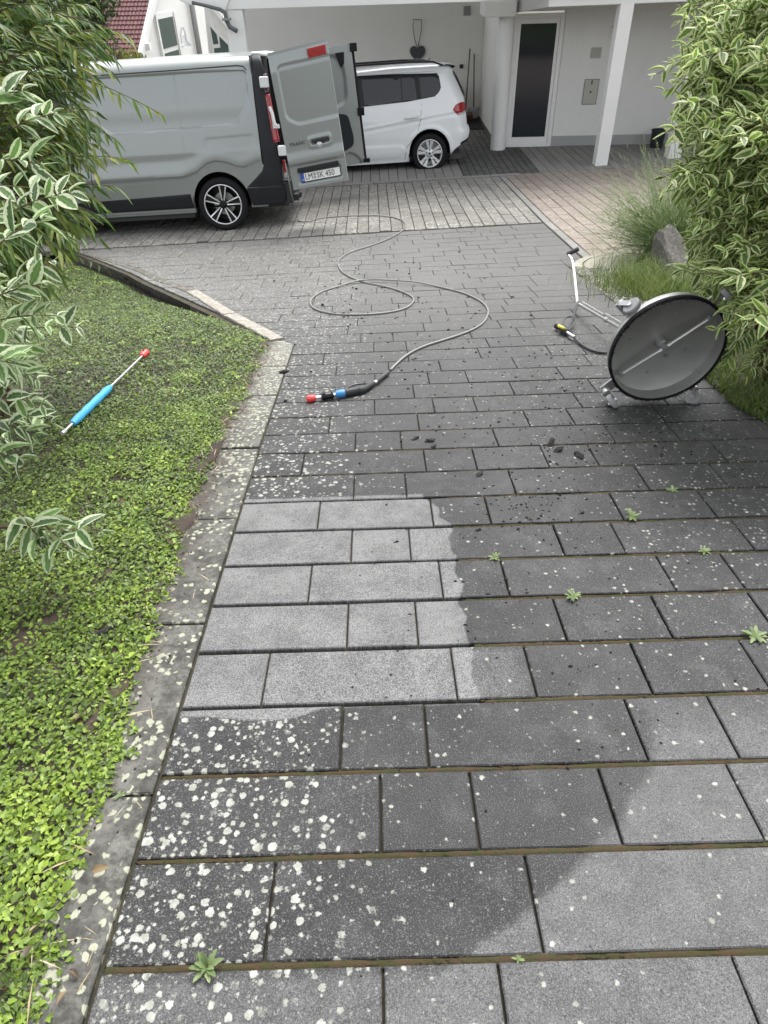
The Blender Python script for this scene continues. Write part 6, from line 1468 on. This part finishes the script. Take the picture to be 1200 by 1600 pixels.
# willow leaved shrub behind it
ws = empty('willow_shrub', (0, 0, 0), 'big narrow leaved green shrub hanging over the front of the van', 'shrub')
blobs = [(CAM+ray(-70, 60)*3.1, (.40, .55, .42)), (CAM+ray(-50, 180)*3.0, (.30, .5, .30)), (CAM+ray(-60, 300)*2.9, (.28, .5, .30)), (CAM+ray(-10, 320)*3.3, (.18, .35, .18)), (CAM+ray(20, 20)*3.4, (.20, .3, .25)), (CAM+ray(-110, 200)*2.9, (.40, .5, .5)), (CAM+ray(-10, 110)*3.2, (.22, .4, .26))]
st, di = blob_twigs(blobs, 560, out=.9, droop=.1, face=unit(np.array([.6, -.6, .1]))); Ls = list(rng.uniform(.16, .32, len(st)))
for q in ((70, 110, 3., 240, 132, 2.9), (60, 40, 3., 120, 60, 2.9), (60, 150, 3., 170, 185, 2.9), (60, 190, 3., 165, 215, 2.9), (60, 255, 3., 190, 215, 2.9), (60, 300, 3., 170, 262, 2.9), (50, 310, 3., 135, 325, 2.9), (40, 260, 3., 150, 290, 2.9), (50, 60, 3., 150, 100, 2.9), (40, 340, 3., 120, 350, 2.9), (30, 10, 3., 90, 5, 2.9), (60, 20, 3., 195, 25, 3.0), (40, 200, 3., 140, 240, 2.9)): tw(*q)
foliage(ws, twigs_leaves(st, di, np.array(Ls), 16, .088, 'alternate'), sh_w, M['willow'], 300, .0022)
mb = MB(); root = np.array([-2.1, 3.3, float(Gl(-2.1, 3.3))])
for k in range(16):
    b = blobs[k % len(blobs)]; e_ = np.array(b[0])+rng.normal(0, .12, 3); mb.tube(smooth_path([root+rng.normal(0, .08, 3)*[1, 1, 0], (root+e_)/2+np.array([-.1, 0, .15]), e_], 5), [.014]*5+[.009]*5+[.006], 6)
mb.obj('stems', M['twig'], ws, True)
# low yellow green shrub under it
ys_ = empty('low_shrub', (0, 0, 0), 'low yellow green shrub in the bed beside the dark kerb end', 'shrub')
b0_ = Pg(60, 405, 0, Gl); blobs = [(b0_+np.array([-.1, 0, .18]), (.55, .45, .22)), (b0_+np.array([-.9, -.5, .35]), (.8, .7, .5)), (b0_+np.array([-.5, -1.2, .2]), (.6, .6, .35))]
st, di = blob_twigs(blobs, 300, out=.8, droop=.1); foliage(ys_, twigs_leaves(st, di, rng.uniform(.15, .3, len(st)), 9, .055, 'alternate'), [leaf_shape(1., .25, 4, .2, .2, narrow)], M['willow'], 60, .002, lambda T: np.clip(.75-.35*(np.arange(len(T)) % 5 == 0)-.5*np.clip(-(T[:, 0]-b0_[0]+.3), 0, 1)+.1*rng.normal(size=len(T)), 0, .99))
# fallen willow twig with leaves over the kerb
fb = empty('fallen_twig', (0, 0, 0), 'leafy green twig lying over the dark end of the kerb', 'twig')
st, di, Ls = [], [], []; a_ = Pg(110, 400, .05); b_ = Pg(205, 416, .04); st.append(a_); di.append(unit(b_-a_)); Ls.append(np.linalg.norm(b_-a_)); a2 = Pg(60, 402, .12); st.append(a2); di.append(unit(Pg(150, 412, .08)-a2)); Ls.append(.6)
foliage(fb, twigs_leaves(st, di, np.array(Ls), 14, .09, 'alternate'), sh_w, M['willow'], 60, .002)

# ---- background trees and shrubs
def bg_tree(name, label, cat, c, blobs, n, size, mat, trunk, group=None):
    t = empty(name, tuple(c), label, cat, group); P = []
    for (o_, r_b) in blobs:
        k = int(n*r_b[0]*r_b[2]/sum(b[1][0]*b[1][2] for b in blobs)); d = unit(rng.normal(size=(k, 3))); rr = (rng.random(k)**.45)[:, None]; q = np.array(o_)+d*rr*np.array(r_b); P.append(q)
    P = np.vstack(P); nn = nz(P[:, 0]+c[0], P[:, 2]+c[1], 2.4); P = P[nn > -.32]; N = len(P); o = merged('crown', simple_leaf(1., .5), basis(rand_unit(N), rand_unit(N))*(size*rng.uniform(.6, 1.4, N))[:, None, None], P, np.clip(.5+.25*rng.normal(size=N), 0, 1), M[mat], t); o['kind'] = 'stuff'
    mb = MB()
    for b, r_b in blobs: mb.tube(smooth_path([(0, 0, 0), (b[0]*.3, b[1]*.3, b[2]*.55), b], 4), [trunk]*4+[trunk*.7]*3+[trunk*.3]*2, 6)
    mb.obj('trunk', M['trunk'], t, True)
def W_(px, py, Y): return Pyy(px, py, Y)
c = np.array([-7.2, 17.2, -1.9])
bg_tree('dark_tree', 'dark green tree left of the red tiled roof', 'tree', c, [(W_(128, 50, 17)-c, (.5, .6, .7)), (W_(100, 10, 17)-c, (.9, .8, .9)), (W_(40, 40, 17)-c, (1.3, 1, 1.2)), (W_(150, 0, 17.4)-c, (.45, .6, .35))], 14000, .09, 'dark_tree', .09)
c = np.array([-5.6, 15.2, -1.9])
bg_tree('purple_shrub', 'purple brown shrub showing above the van roof', 'shrub', c, [(W_(152, 84, 15)-c, (.42, .5, .30)), (W_(120, 95, 15)-c, (.5, .5, .4))], 3500, .06, 'purple', .03)
c = np.array([-5.0, 16.8, -1.9])
bg_tree('yellow_shrub', 'yellow green shrub below the eave of the red roof', 'shrub', c, [(W_(190, 96, 16.5)-c, (.42, .4, .22)), (W_(215, 104, 16.5)-c, (.3, .4, .2))], 1800, .07, 'yellow_leaf', .02)
c = np.array([-9, 28, -1.9])
bg_tree('far_tree', 'grey green tree top behind the red roof', 'tree', c, [(W_(200, -10, 27)-c, (3., 2, 1.6)), (W_(60, -20, 27)-c, (4., 2, 3)), (W_(250, -60, 27)-c, (3, 2, 1.6))], 12000, .16, 'dark_tree', .15)

# ---- weeds in the joints
def weed(px, py, r, n, up, label):
    c = Pg(px, py, .002); w = empty('weed', tuple(c), label, 'weed', 'weeds growing in the paving joints')
    sh = leaf_shape(1., .36, 7, .2, .15, lambda t: (math.sin(math.pi*t**.9)**.6)*(1-.25*(int(t*8) % 2)) if 0 < t < 1 else 0); mes = [single(sh, q, M['weed'], 'leaf') for q in (.1, .5, .9)]
    n = int(n*1.8)
    for k in range(n):
        a = 2*math.pi*k*.618+random.uniform(-.3, .3); e = random.uniform(up*.4, up); d = unit(np.array([[math.cos(a)*math.cos(e), math.sin(a)*math.cos(e), math.sin(e)]])); Rk = basis(d, np.array([[0, 0, 1.]]))[0]*r*random.uniform(.35, 1.0)
        o = bpy.data.objects.new('leaf', mes[k % 3]); COL.objects.link(o); o.parent = w; m4 = Matrix.Identity(4)
        for i in range(3):
            for j in range(3): m4[i][j] = float(Rk[i, j])
        o.matrix_local = m4
for q in ((988, 808, .045, 9, .9, 'leafy weed in the joint nearest the spilt soil'), (1100, 861, .036, 7, .7, 'small weed in the second joint below the leafy one'), (896, 932, .038, 12, .6, 'round rosette weed right of the washed stones'), (1180, 994, .045, 13, .5, 'starry rosette weed at the right edge of the photo'), (773, 872, .028, 7, .8, 'tiny weed at the scalloped edge of the washed patch'),
          (323, 1512, .042, 9, 1.1, 'toothed weed in the lowest joint at bottom left'), (810, 1499, .016, 6, .9, 'tiny seedling in the lowest joint at bottom centre'), (1050, 766, .032, 8, .4, 'flat moss like weed in the joint above the leafy weed'), (188, 1243, .022, 6, .7, 'seedling on the border slab near bottom left'), (770, 352, .04, 6, .5, 'weed at the corner where the forecourt begins'), (757, 331, .03, 5, .5, 'tiny weed in the grey forecourt blocks')):
    weed(*q)
